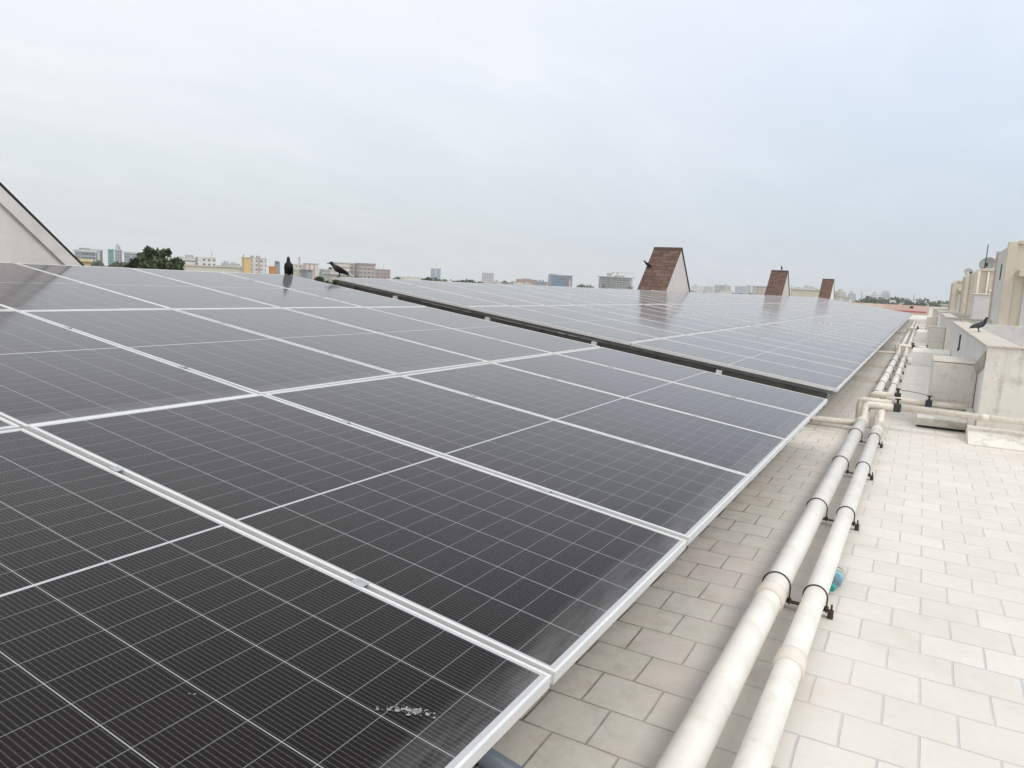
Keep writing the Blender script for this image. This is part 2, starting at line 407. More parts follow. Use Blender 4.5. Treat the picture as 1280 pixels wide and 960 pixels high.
def paint(col):
    if col not in _pc: _pc[col] = plaster('wall_paint', col, .75, .3, .2, .85)
    return _pc[col]

# ------------------------------------------------------------------ the setting
GZ = -16.0
HL = 3000.0
bm = BM(); bmesh.ops.create_circle(bm, cap_ends=True, radius=3600, segments=96)
tag(obj('ground', bm, M['ground'], loc=(0, 0, GZ)), kind='structure')
RX0, RX1, RY0, RY1 = -8.45, 9.0, -6.0, 86.0
b = empty('roof_building', (0, 0, GZ), label='long cream apartment building carrying the white tiled roof and solar panels', cat='building')
obj('wall', bx(RX0, RX1, RY0, RY1, 0, -GZ - .012), M['wall_cream'], b)
tag(obj('roof_floor', bx(RX0, RX1, RY0, RY1, -.008, 0), M['floor']), kind='structure')

# end wall across the far end of the roof
e = empty('parapet_wall', (0, 85.7, 0), label='low salmon and cream parapet wall across the far end of the roof', cat='wall')
obj('cream_section', bx(RX0 + .004, -3.1, 0, .25, .003, .95), M['cream_far'], e)
obj('salmon_section', bx(-3.097, 1.1, -.02, .23, .003, .955), M['pink'], e)
obj('white_section', bx(1.103, 9.0 - .004, -.01, .24, .003, .92), M['wall_white'], e)
obj('red_band', bx(-2.0, .9, -.06, -.023, .25, .36), M['red'], e)
obj('vent_cover', bevel(bx(-.62, -.34, -.07, -.024, .66, .86), .01), M['dark_gap'], e)

# ------------------------------------------------------------------ solar panels
TILT = 0.12738
ct, st = math.cos(TILT), math.sin(TILT)
W, L = 1.15563, 2.30
def plane_pt(u, v, up=0.0):
    return Vector((-v * L * ct + up * st, u * W, v * L * st + H + up * ct))
ORD = ['first', 'second', 'third', 'fourth', 'fifth', 'sixth', 'seventh', 'eighth', 'ninth', 'tenth']
ROW = ['bottom row', 'middle row', 'top row']
ARR = ['nearest array', 'second array', 'third array', 'fourth array', 'fifth array', 'sixth array', 'seventh array', 'eighth array', 'farthest array']
PL, PW, PT = 1.139, .567, .035
def panel_proto():
    r = empty('solar_panel')
    f = BM(); lip = .0085
    box(f, -PL, PL, -PW, -PW + lip, 0, PT); box(f, -PL, PL, PW - lip, PW, 0, PT)
    box(f, PL - lip, PL, -PW + lip, PW - lip, 0, PT); box(f, -PL, -PL + lip, -PW + lip, PW - lip, 0, PT)
    bmesh.ops.bevel(f, geom=[e_ for e_ in f.edges if all(abs(v.co.z - PT) < 1e-6 for v in e_.verts)], offset=.0015, segments=1, affect='EDGES')
    obj('frame', f, M['alu'], r)
    g = bx(-PL + lip, PL - lip, -PW + lip, PW - lip, PT - .0075, PT - .002)
    obj('glass_sheet', g, M['pv'], r)
    return r
proto = panel_proto(); used = False
arrays = [-1.0] + [5.76 + 6.10 * k for k in range(8)]
rng = random.Random(5)
for ai, u0 in enumerate(arrays):
    for row in range(3):
        for c in range(6):
            if not used: o = proto; used = True
            else: o = copy_tree(proto)
            o.location = plane_pt(u0 + c + .5, row + .5, -PT + rng.uniform(-.0015, .0015))
            o.rotation_euler = (rng.gauss(0, .0024), TILT + rng.gauss(0, .0012), rng.gauss(0, .0006))
            tag(o, f'white framed dark solar panel, {ROW[row]}, {ORD[c]} along, {ARR[ai]}', 'solar panel', 'solar panels on the roof')
# nearest panel of the bottom row sits a little lower, as in the photo
def leg(parent, u, v, y0):
    p = plane_pt(u, v, -PT - .11)
    l = obj('leg', bx(-.03, .03, -.03, .03, 0.012, p.z), M['galv'], parent, loc=(p.x, p.y - y0, 0))
    obj('base_plate', bevel(bx(-.09, .09, -.09, .09, 0, .012), .002, 1), M['galv'], l)
for ai, u0 in enumerate(arrays):
    y0 = u0 * W
    s = empty('mounting_frame', (0, y0, 0), label=f'galvanised steel mounting frame under the {ARR[ai]} of solar panels', cat='mounting frame', group='mounting frames under the panels')
    # rails run up the slope under every gap between panels
    for k in range(7):
        a = bx(-1.5 * L + .03, 1.5 * L - .05, -.021 if 0 < k < 6 else (.06 if k == 0 else -.10), .021 if 0 < k < 6 else (.10 if k == 0 else -.06), -.04, 0)
        p = plane_pt(u0 + k, 1.5, -PT - .003)
        obj('rail', a, M['rail'], s, loc=(p.x, p.y - y0, p.z), rot=(0, TILT, 0))
    for v in (.06, .98, 1.02, 1.98, 2.5, 2.95):
        p = plane_pt(u0 + 3, v, -PT - .045)
        obj('purlin', bx(-.03, .03, -3 * W + .06, 3 * W - .06, -.065, 0), M['galv'], s, loc=(p.x, p.y - y0, p.z), rot=(0, TILT, 0))
    for k, dy in ((0, .05), (6, -.05)):
        p = plane_pt(u0 + k, 1.5, -PT - .046)
        rf = obj('shade_rafter', bx(-1.5 * L + .04, 1.5 * L - .10, -.006, .006, -.15, 0), M['gap_shade'], s, loc=(p.x, p.y - y0 + dy, p.z), rot=(0, TILT, 0))  # dark edge beam added to close the view beneath, so the gap reads shaded
        if k == 0 and ai < 4:
            for q_ in range(9):
                xx = -3.1 + q_ * .76
                obj('bracket', bx(xx - .03, xx + .03, -.052, -.0065, -.14, -.004), M['alu'] if q_ % 2 else M['black'], rf)
    for u in (.25, 2., 4., 5.75):
        for v in (.3, 1.5, 2.7): leg(s, u0 + u, v, y0)
    if ai < 2:
        for k in range(1, 6):
            for v in (.27, .75, 1.27, 1.75, 2.27, 2.75):
                p = plane_pt(u0 + k, v, 0)
                cb = BM(); box(cb, -.022, .022, -.0145, .0145, .0004, .0030); 
                obj('clamp', cb, M['galv'], s, loc=(p.x, p.y - y0, p.z), rot=(0, TILT, 0))

# droppings on the glass
def splat(u, v, n, size, label, seed, el=1.0):
    r_ = random.Random(seed); bm = BM()
    for i in range(n):
        cx, cy = r_.gauss(0, size * el), r_.gauss(0, size * .48); rr = size * r_.uniform(.03, .19) * (1 if i > 5 else 1.8)
        k = 9; c0 = [(cx + rr * math.cos(2*math.pi*j/k) * r_.uniform(.5, 1.4), cy + rr * .8 * math.sin(2*math.pi*j/k) * r_.uniform(.5, 1.4)) for j in range(k)]
        z0, z1 = 0, .0003 + i * .000006
        A = [bm.verts.new((x, y, z0)) for x, y in c0]; B = [bm.verts.new((x * .97 + cx * .03, y * .97 + cy * .03, z1)) for x, y in c0]
        bm.faces.new(B); [bm.faces.new((A[j], A[(j+1) % k], B[(j+1) % k], B[j])) for j in range(k)]
    p = plane_pt(u, v, -.0017)
    tag(obj('bird_dropping', bm, M['dropping'], loc=p, rot=(0, TILT, .9)), label, 'bird dropping', 'bird droppings on the panels')
splat(-.275, .078, 260, .028, 'largest pale bird dropping, near the low corner of the nearest panel', 3)
splat(-.50, .235, 26, .011, 'small smeared bird dropping on the nearest panel, left of the large one', 4)
splat(-.62, .10, 9, .006, 'tiny pale bird dropping low on the nearest panel, farthest left', 6)
splat(.42, .16, 9, .006, 'tiny pale dropping on the second panel of the bottom row', 7)

# ------------------------------------------------------------------ gabled dormers on the roof edge
def gable(yc, apex_z, label, hw_slope=1.02, fascia=False):
    g = empty('gable_roof', (-7.3, yc, 0), label=label, cat='gable', group='steep shingled gables along the roof edge')
    d = .92; ht = apex_z; hw = ht / hw_slope
    obj('gable_wall', prism(BM(), [(-hw, .003), (hw, .003), (0, ht)], 'x', -d + .02, 0), M['gable'], g)
    for s_ in (-1, 1):
        bm = BM(); sl = math.hypot(hw, ht); nx, nz = ht / sl, hw / sl
        th = .022; ext = .04
        lo = Vector((0, s_ * (hw + ext * hw / sl), -ext * ht / sl + .01)); hi = Vector((0, 0, ht))
        nrm = Vector((0, s_ * nx, nz))
        vs = []
        for x in (-d - .10, .04):
            for base in (lo, hi):
                for k in (.003, th): vs.append(bm.verts.new(Vector((x, base.y, base.z)) + nrm * k + (Vector((0, 0, .0)))))
        # vs: x0(lo k0, lo k1, hi k0, hi k1) x1(...)
        uv = bm.loops.layers.uv.new('uv')
        quads = [(1, 3, 7, 5), (0, 4, 6, 2), (0, 1, 5, 4), (2, 6, 7, 3), (0, 2, 3, 1), (4, 5, 7, 6)]
        for qi, q in enumerate(quads):
            f = bm.faces.new([vs[i] for i in q]); f.material_index = 0 if qi == 0 else 1
            for lp in f.loops:
                lp[uv].uv = (lp.vert.co.x + 5, (lp.vert.co.z) / nx if nx else 0)
        bmesh.ops.recalc_face_normals(bm, faces=list(bm.faces))
        obj('roof_slope', bm, [M['shingle'], M['dark_edge']], g)
        if fascia:                          # pale plaster band below the shingle edge
            w_ = .118
            bm = BM()
            p0 = (s_ * hw, .02); p1 = (0, ht - .012)
            q0 = (s_ * (hw - w_ / nx), .02); q1 = (0, ht - .012 - w_ / nz)
            prism(bm, [p0, p1, q1, q0], 'x', .0, .035)
            obj('fascia_band', bm, M['gable'], g)
    obj('ridge_cap', prism(BM(), [(-.10, ht - .072), (0, ht + .033), (.10, ht - .072), (.10, ht - .062), (0, ht + .043), (-.10, ht - .062)], 'x', -d - .105, .045), M['ridge'], g)
    return g
gable(1.62, 2.39 + H, 'white plastered gable end with dark shingle edge, cropped at the left side', .96, True)
gable(25.25, 2.42 + H, 'tallest brown shingled gable with white end, standing behind the second and third arrays', 1.02)
gable(49.25, 2.47 + H, 'brown shingled gable with white end, middle of the three seen along the roof edge', 1.02)
gable(76.8, 2.66 + H, 'smallest, farthest brown shingled gable with white end beyond the panels', 1.0)

# ------------------------------------------------------------------ pipes along the floor
P1X, P1R, P1Z = .228, .056, .095
P2X, P2R, P2Z = .392, .046, .085
def straight_pipe(x, r, z, y0, y1, label, coup):
    o = empty('water_pipe', (x, y0, 0), label=label, cat='pipe')
    t = tube(BM(), [(0, 0, z), (0, y1 - y0, z)], r, 28)
    obj('barrel', t, M['pvc'], o, True)
    for cy in coup:
        t = tube(BM(), [(0, cy - y0 - .055, z), (0, cy - y0 - .053, z), (0, cy - y0 + .045, z), (0, cy - y0 + .055, z)], r, 28, True, [r + .0015, r + .008, r + .007, r + .0015])
        obj('socket', t, M['cplg'], o, True)
    return o
straight_pipe(P1X, P1R, P1Z, -1.6, 6.95, 'thick white pipe along the floor beside the panels, with a pinkish socket', (1.66, 6.9))
straight_pipe(P2X, P2R, P2Z, -1.6, 6.95, 'thinner white pipe on the open floor side of the thick pipe', (1.13, 6.55))
straight_pipe(P1X, P1R, P1Z, 8.75, 19.2, 'thick white pipe continuing along the floor beyond the valve crossing', (12., 16.5, 19.1))
straight_pipe(P2X, P2R, P2Z, 8.75, 19.2, 'thinner white pipe continuing along the floor beyond the valve crossing', (12.2, 16.1, 19.1))
straight_pipe(P1X + .0, P1R, P1Z, 20.2, 33.5, 'far stretch of the thick white pipe beside the third array', (24., 28.5, 33.4))
straight_pipe(P2X + .0, P2R, P2Z, 20.2, 33.5, 'far stretch of the thinner white pipe beside the third array', (24.5, 29., 33.4))
straight_pipe(P1X, P1R, P1Z, 34.5, 60., 'farthest stretch of the thick white pipe running towards the salmon wall', (42., 50., 58.))
straight_pipe(P2X, P2R, P2Z, 34.5, 60., 'farthest stretch of the thinner white pipe running towards the salmon wall', (42., 50., 58.))

def pipe_clamp(y, label):
    o = empty('pipe_clamp', (.31, y, 0), label=label, cat='pipe clamp', group='black pipe clamps along the two pipes')
    xa, xb = P1X - .31, P2X - .31
    obj('base_strip', bx(-.155, .162, -.014, .014, .030, .035), M['rust'], o)
    for sx in (-.13, .15):
        obj('support_block', bevel(bx(sx - .012, sx + .012, -.014, .014, 0, .0295), .003, 1), M['rust'], o)
    for (x, r, z) in ((xa, P1R, P1Z), (xb, P2R, P2Z)):
        R_ = r + .0035
        pts = [(x - R_, 0, .02)] + [(x - R_ * math.cos(a), 0, z + R_ * math.sin(a)) for a in [math.pi * k / 16 for k in range(17)]] + [(x + R_, 0, .02)]
        u = obj('u_bolt', tube(BM(), pts, .0034, 8), M['black'], o, True)
        for s_ in (-1, 1):
            n_ = BM(); bmesh.ops.create_cone(n_, cap_ends=True, segments=6, radius1=.0105, radius2=.0105, depth=.011)
            obj('nut', n_, M['rust'], u, loc=(x + s_ * R_, 0, .0425))
    # bolted ear on the outer side
    obj('bolt', tube(BM(), [(.152, 0, .0365), (.152, 0, .062)], .0045, 8), M['rust'], o)
    return o
words_ = ['nearest', 'second nearest', 'third nearest', 'fourth nearest']
for i, y in enumerate((1.83, 3.25, 4.68, 6.12)):
    pipe_clamp(y, f'{words_[i]} black clamp holding both white pipes before the valve crossing')
for i, y in enumerate((9.6, 11., 12.6, 14.2, 15.8, 17.6)):
    pipe_clamp(y, f'black clamp over both pipes beyond the valve crossing, {ORD[i]} one past it')

# valve crossing: risers, elbows, black valves, cross pipes
def valve(o, x, y, z, s=1.0):
    v = obj('valve', bevel(bx(x - .035*s, x + .035*s, y - .035*s, y + .035*s, z - .045*s, z + .045*s), .012*s), M['black'], o)
    obj('valve_handle', tube(BM(), [(x, y, z + .046*s), (x, y, z + .085*s)], .012*s, 8), M['black'], v)
    obj('valve_lever', bevel(bx(x - .028*s, x + .028*s, y - .012*s, y + .012*s, z + .086*s, z + .1*s), .004), M['black'], v)
    return v
def crossing(y0, y1, label, long_to, near=True):
    o = empty('pipe_crossing', (0, 0, 0), label=label, cat='pipework', group='valve crossings on the pipes')
    zc = .25; yc = y0 + .30
    # near pipe 1 rises and turns right to the valve
    obj('elbow_pipe', tube(BM(), bend([(P1X, y0, P1Z), (P1X, y0 + .22, P1Z), (P1X, yc, zc), (.50, yc, zc)], .06), .037, 16), M['pvc_old'], o, True)
    obj('elbow_pipe', tube(BM(), bend([(P2X, y0, P2Z), (P2X, y0 + .2, P2Z), (P2X, yc - .03, zc - .045)], .06), .036, 16), M['pvc_old'], o, True)
    valve(o, .535, yc, zc)
    obj('cross_pipe', tube(BM(), [(.572, yc, zc), (long_to, yc - .06, zc)], .033, 16), M['pvc_old'], o, True)
    if near:
        obj('socket', tube(BM(), [(1.28, yc - .03, zc), (1.36, yc - .034, zc)], .0385, 16), M['pvc_old'], o, True)
    # left loop
    obj('loop_pipe', tube(BM(), bend([(.15, y0 + .62, .03), (.15, y0 + .62, zc + .01), (.47, y0 + .60, zc + .01)], .05), .028, 16), M['pvc_old'], o, True)
    obj('branch_pipe', tube(BM(), [(-2.2, y0 + .06, .055), (.165, y0 + .02, .075)], .032, 14), M['pvc_old'], o, True)
    # far pair restart
    obj('elbow_pipe', tube(BM(), bend([(P1X, y1, P1Z), (P1X, y1 - .2, P1Z), (P1X, y1 - .28, zc - .02), (.47, y1 - .28, zc - .02)], .07), .042, 16), M['pvc_old'], o, True)
    obj('tee_pipe', tube(BM(), [(.40, y1 - .56, zc - .03), (.80, y1 - .58, zc - .03)], .036, 16), M['pvc_old'], o, True)
    valve(o, .505, y1 - .28, zc - .02)
    valve(o, .835, y1 - .58, zc - .03, .95)
    obj('tail_pipe', tube(BM(), [(.872, y1 - .58, zc - .03), (1.2 if near else .82, y1 - .6, zc - .03)], .034, 14), M['pvc_old'], o, True)
    if near:
        obj('wire', tube(BM(), bend([(.54, y1 - .28, zc + .06), (.62, y1 - .3, zc + .06), (.80, y1 - .5, zc + .06), (.835, y1 - .57, zc + .05)], .05), .004, 6), M['black'], o, True)
    for x in (.31,):
        obj('support_post', bevel(bx(x - .03, x + .03, yc - .03, yc + .03, 0.002, zc - .045), .006, 1), M['wall_grey'], o)
crossing(6.95, 8.75, 'cream pipework with black valves where two pipes meet the long cross pipe', 4.2)
crossing(19.2, 20.2, 'second valve crossing on the pipes, level with the far low block', .82, False)
crossing(33.5, 34.5, 'third, distant valve crossing on the pipes', .82, False)

# grey conduit under the low corner of the nearest panel
t = tube(BM(), [(-1.9, .45, .03), (-.7, .27, .03), (-.05, .12, .03)], .028, 14)
tag(obj('conduit', t, M['grey_pipe'], smooth=True), 'blue grey plastic conduit lying on the floor under the nearest panel corner', 'pipe')

# screed ridges across the floor under the arrays and beside the pipes
for i, (y, lab) in enumerate(((12.4, 'low cream plaster ridge crossing the floor under the second array edge'), (15.4, 'low plaster ridge on the floor just past the second array middle'), (21.6, 'low plaster ridge crossing the floor at the start of the third array'), (27.5, 'farther low plaster ridge crossing the floor under the third array'))):
    pr = [(y - .22, .002), (y + .22, .002), (y + .10, .055), (y - .10, .055)]
    tag(obj('plaster_ridge', prism(BM(), [(a, b_) for a, b_ in pr], 'x', -1.6, .14), M['coping']), lab, 'ridge')

# ------------------------------------------------------------------ shaft walls, low blocks, coves
def shaft(y0, y1, name_w, top=.95):
    # ring of parapet walls round a light shaft
    o = empty('shaft_wall', (1.28, y0, 0), label=name_w, cat='wall', group='parapet walls round the light shafts')
    x1 = 2.6; th = .27; ln = y1 - y0
    bm = BM()
    box(bm, 0, x1, 0, th, .003, top); obj('front_wall', bm, M['wall_white'], o)
    obj('side_wall', bx(0, th, th + .002, ln - th - .002, .003, top - .002), M['wall_pale'], o)
    obj('side_wall', bx(x1 - th, x1, th + .002, ln - th - .002, .003, top - .002), M['wall_pale'], o)
    obj('back_wall', bx(0, x1, ln - th, ln, .003, top), M['wall_pale'], o)
    bm = bx(-.02, th + .02, -.02, ln + .02, top + .001, top + .026); bevel(bm, .006, 1); obj('coping', bm, M['coping'], o)
    bm = bx(th + .024, x1, -.02, th + .015, top + .001, top + .022); bevel(bm, .006, 1); obj('coping', bm, M['coping'], o)
    return o
s1 = shaft(7.42, 18., 'nearest white parapet wall with stained top, the pigeon on it')
obj('slot', bx(-.012, .004, 5.95, 6.30, .58, .84), M['dark_gap'], s1)
obj('slot_clip', bevel(bx(-.03, -.013, 5.99, 6.05, .56, .62), .004, 1), M['rust'], s1)
obj('plinth', prism(BM(), [(-.46, .003), (-.003, .003), (-.003, .13), (-.10, .125), (-.40, .03)], 'x', -.085, 2.6), M['wall_white'], s1)
# sloping stained cove rising along the left face
bm = BM(); n = 16; prev = None
for i in range(n + 1):
    s = i / n; y = 7.3 - s * 7.2; z = .20 + .70 * s ** 1.9; w_ = .075 - .03 * s
    sec = [bm.verts.new((-w_, y, z - .07)), bm.verts.new((-w_ * .45, y, z - .015)), bm.verts.new((-.003, y, z + .02)), bm.verts.new((-.003, y, z - .17)), bm.verts.new((-w_ * .5, y, z - .14))]
    if prev:
        for k in range(5): bm.faces.new((prev[k], prev[(k+1) % 5], sec[(k+1) % 5], sec[k]))
    else: bm.faces.new(sec)
    prev = sec
bm.faces.new(prev[::-1]); bmesh.ops.recalc_face_normals(bm, faces=list(bm.faces))
obj('cove', bm, M['cove'], s1)
shaft(22.5, 33., 'second parapet wall of the row, beyond the pigeon')
shaft(38., 48., 'third parapet wall of the row, far behind the low blocks')
shaft(54., 66., 'farthest parapet wall of the row, near the salmon end wall')

def low_block(y0, y1, lab, top=.70, cove=True):
    o = empty('low_block', (.83, y0, 0), label=lab, cat='block', group='low plastered blocks beside the parapet walls')
    bm = bx(0, .446, 0, y1 - y0, .003, top); bevel(bm, .02, 2); obj('body', bm, M['wall_grey'], o)
    bm = bx(.0, .446, .0, y1 - y0, top + .002, top + .012); bevel(bm, .004, 1); obj('top_slab', bm, M['coping'], o)
    if cove:
        obj('skirt', prism(BM(), [(-.66, .12), (-.60, .03), (-.45, .004), (-.003, .004), (-.003, .20), (-.15, .185), (-.60, .14)], 'x', -.10, .37), M['wall_white'], o)
        obj('skirt_end', prism(BM(), [(-.72, .004), (-.003, .004), (-.003, .205), (-.15, .19), (-.62, .145)], 'x', .373, .445), M['wall_white'], o)
    return o
low_block(8.3, 9.3, 'nearest low grey plaster block with speckled face and sloping skirt, behind the cross pipe')
low_block(22.9, 23.9, 'second low plaster block with pale top, left of the slotted wall', .66, False)
low_block(38.4, 39.4, 'third low plaster block, far down the row', .66, False)
# curbs running from the pipes to the wall
def curb(y, h, w_, x0, x1, lab):
    pr = [(y - w_, .003), (y + w_, .003), (y + w_ * .7, h * .8), (y + w_*.25, h), (y - w_*.25, h), (y - w_ * .7, h * .8)]
    tag(obj('floor_curb', prism(BM(), pr, 'x', x0, x1), M['curb'], smooth=False), lab, 'curb', 'rounded curbs between pipes and walls')
curb(17.1, .36, .42, .55, 1.27, 'rounded white curb from the pipes to the slotted wall, nearest')
curb(28.0, .42, .35, .55, 1.27, 'narrow bright white curb from the pipes, behind the second low block')
curb(36.5, .25, .4, .55, 1.27, 'far white curb from the pipes, beyond the second parapet wall')

# ------------------------------------------------------------------ stair towers on the right
def tower(x0, x1, y0, y1, top, lab, chajja=None, door=None, side=None, ribs=()):
    o = empty('stair_tower', (x0, y0, 0), label=lab, cat='stair tower', group='cream stair towers on the right')
    w_, d = x1 - x0, y1 - y0
    obj('wall', bx(0, w_, 0, d, .003, top), M['wall_cream'], o)
    if side: obj('side_panel', bx(-.02, -.002, .35, d - .25, .01, top - .05), M['wall_pale'], o)
    obj('corner_pilaster', bx(-.06, .13, -.05, .30, .004, top + .05), M['wall_cream'], o)
    obj('corner_pilaster', bx(-.06, .10, d - .20, d + .02, .004, top + .03), M['wall_cream'], o)
    obj('roof_slab', bevel(bx(.135, w_ + .05, -.06, d - .23, top + .002, top + .10), .01, 1), M['wall_cream'], o)
    if chajja:
        z = chajja; obj('canopy', bevel(bx(.20, w_ + .05, -.42, -.003, z - .07, z + .10), .012, 1), M['wall_cream'], o)
    if door:
        dx = door; d_ = obj('door', bx(dx, dx + .85, -.03, -.003, .02, chajja - .30), M['white'], o)
        obj('door_frame', bx(dx - .09, dx - .003, -.06, -.003, .01, chajja - .20), M['wall_pale'], o)
        obj('handle', bx(dx + .06, dx + .09, -.07, -.031, .95, 1.05), M['rust'], d_)
    for rx in ribs:
        obj('drain_pipe', tube(BM(), [(rx, -.05, .02), (rx, -.05, top - .02)], .035, 10), M['cplg'], o, True)
    return o
ta = tower(2.34, 6.4, 20.0, 23.6, 2.45 + H - .05, 'nearest cream stair tower with canopy and pale side panel, at right edge', 1.70 + H, .45, True)
obj('side_slot', bx(-.03, -.021, 1.6, 1.85, 2.05, 2.45), M['dark_gap'], ta)
tb = tower(2.30, 6.0, 32., 36.5, 2.2 + H, 'cream stair tower with drain pipes and the larger satellite dish on top', None, None, False, (.05, .36, .72))
for z in (1.92, 1.70):
    l = BM(); bmesh.ops.create_cone(l, cap_ends=True, segments=16, radius1=.075, radius2=.06, depth=.05)
    obj('wall_lamp', l, M['white'], tb, loc=(.50, -.03, z), rot=(math.pi/2, 0, 0))
tc_ = tower(2.36, 6.0, 41., 45., 2.33 + H, 'cream stair tower with the smaller satellite dish, behind the larger dish', None, None, False, (.30,))
td = tower(2.11, 6.0, 50., 55., 2.2 + H, 'farthest cream stair tower with canopy over a white door', 1.72 + H, .35, False)
w_ = bevel(bx(0, .62, 0, .9, .003, 1.28 + H), .01, 1)
tank = empty('utility_box', (2.2, 30.0, 0), label='pale grey masonry box standing in front of the stair towers', cat='box')
obj('body', w_, M['wall_pale'], tank); obj('lid', bevel(bx(-.03, .65, -.03, .93, 1.282 + H, 1.33 + H), .008, 1), M['wall_white'], tank)

def dish(loc, r, yaw, lab, pole):
    o = empty('satellite_dish', loc, (0, 0, yaw), lab, 'satellite dish', 'satellite dishes on the stair towers')
    bm = BM(); rings = []
    for side_, off in ((0, 0), (1, -.012)):
        prev = None
        for i in range(7):
            rr = r * i / 6; z = .28 * r * (i / 6) ** 2 + off
            ring = [bm.verts.new((rr * math.cos(2*math.pi*k/20), rr * math.sin(2*math.pi*k/20), z)) for k in range(20)] if i else [bm.verts.new((0, 0, off))]
            if prev:
                for k in range(20):
                    a, b_ = ring[k], ring[(k+1) % 20]
                    if len(prev) == 1: bm.faces.new((prev[0], a, b_))
                    else: bm.faces.new((prev[k], a, b_, prev[(k+1) % 20]))
            prev = ring
        rings.append(prev)
    for k in range(20): bm.faces.new((rings[0][k], rings[0][(k+1) % 20], rings[1][(k+1) % 20], rings[1][k]))
    bmesh.ops.recalc_face_normals(bm, faces=list(bm.faces))
    tilt_ = rad(62)
    obj('reflector', bm, M['dish'], o, True, loc=(0, 0, pole), rot=(tilt_, 0, 0))
    fwd = Vector((0, -math.sin(tilt_), math.cos(tilt_)))
    p0 = Vector((0, 0, pole)) + Vector((0, -math.sin(tilt_) * .28 * r, -.8 * r)); f_ = Vector((0, 0, pole)) + fwd * r * .95 + Vector((0, 0, -.45 * r))
    obj('feed_arm', tube(BM(), [p0, f_], .018, 8), M['galv'], o)
    obj('receiver', bevel(bx(f_.x - .05, f_.x + .05, f_.y - .05, f_.y + .05, f_.z - .07, f_.z + .06), .015), M['black'], o)
    obj('mast', tube(BM(), [(0, .05, 0), (0, .05, pole)], .025, 10), M['galv'], o)
    return o
pd = on_y(1237, 330, 31.6)
dish((pd.x, 32.3, 2.2 + H + .10), .29, rad(-18), 'larger grey satellite dish on a cream stair tower roof, beside a thin aerial', pd.z - 2.2 - H - .10)
pd = on_y(1211, 343, 41)
dish((pd.x, 41.35, 2.33 + H + .10), .24, rad(25), 'smaller, farther grey satellite dish partly hidden behind a tower', pd.z - 2.33 - H - .02)
pa = on_y(1231, 336, 32.); pb = on_y(1234, 305, 32.)
a_ = empty('aerial', (pa.x, 32.2, 2.2 + H), label='thin aerial rod standing left of the larger satellite dish', cat='aerial')
obj('rod', tube(BM(), [(0, 0, .0), (.02, 0, pb.z - 2.2 - H)], .016, 8), M['black'], a_)
obj('rod_clamp', bevel(bx(-.03, .03, -.03, .03, .101, .16), .006, 1), M['rust'], a_)

# ------------------------------------------------------------------ bottle
p0 = on_z(1036, 732, .045); p1 = on_z(1047, 707, .045)
d_ = (p1 - p0).normalized(); yaw = math.atan2(d_.y, d_.x)
bo = empty('water_bottle', (p0.x + .012, p0.y, .0345), (0, 0, yaw), 'clear plastic water bottle with teal cap and blue label beside the pipe', 'bottle')
def lathe(prof, n=22):
    bm = BM(); prev = None
    for x, r in prof:
        ring = [bm.verts.new((x, r * math.cos(2*math.pi*k/n), r * math.sin(2*math.pi*k/n))) for k in range(n)]
        if prev: [bm.faces.new((prev[k], prev[(k+1) % n], ring[(k+1) % n], ring[k])) for k in range(n)]
        else: bm.faces.new(ring[::-1])
        prev = ring
    bm.faces.new(prev); bmesh.ops.recalc_face_normals(bm, faces=list(bm.faces)); return bm
obj('bottle_body', lathe([(.022, .013), (.04, .014), (.06, .024), (.085, .032), (.10, .033), (.115, .031), (.12, .0335), (.165, .0335), (.17, .031), (.20, .033), (.225, .033), (.232, .028)]), M['bottle'], bo, True)
obj('cap', lathe([(0, .015), (.001, .017), (.024, .017), (.0245, .014)]), M['teal'], bo, True)
obj('label', lathe([(.128, .0342), (.129, .0346), (.150, .0346), (.151, .0342)]), M['label_blue'], bo, True)

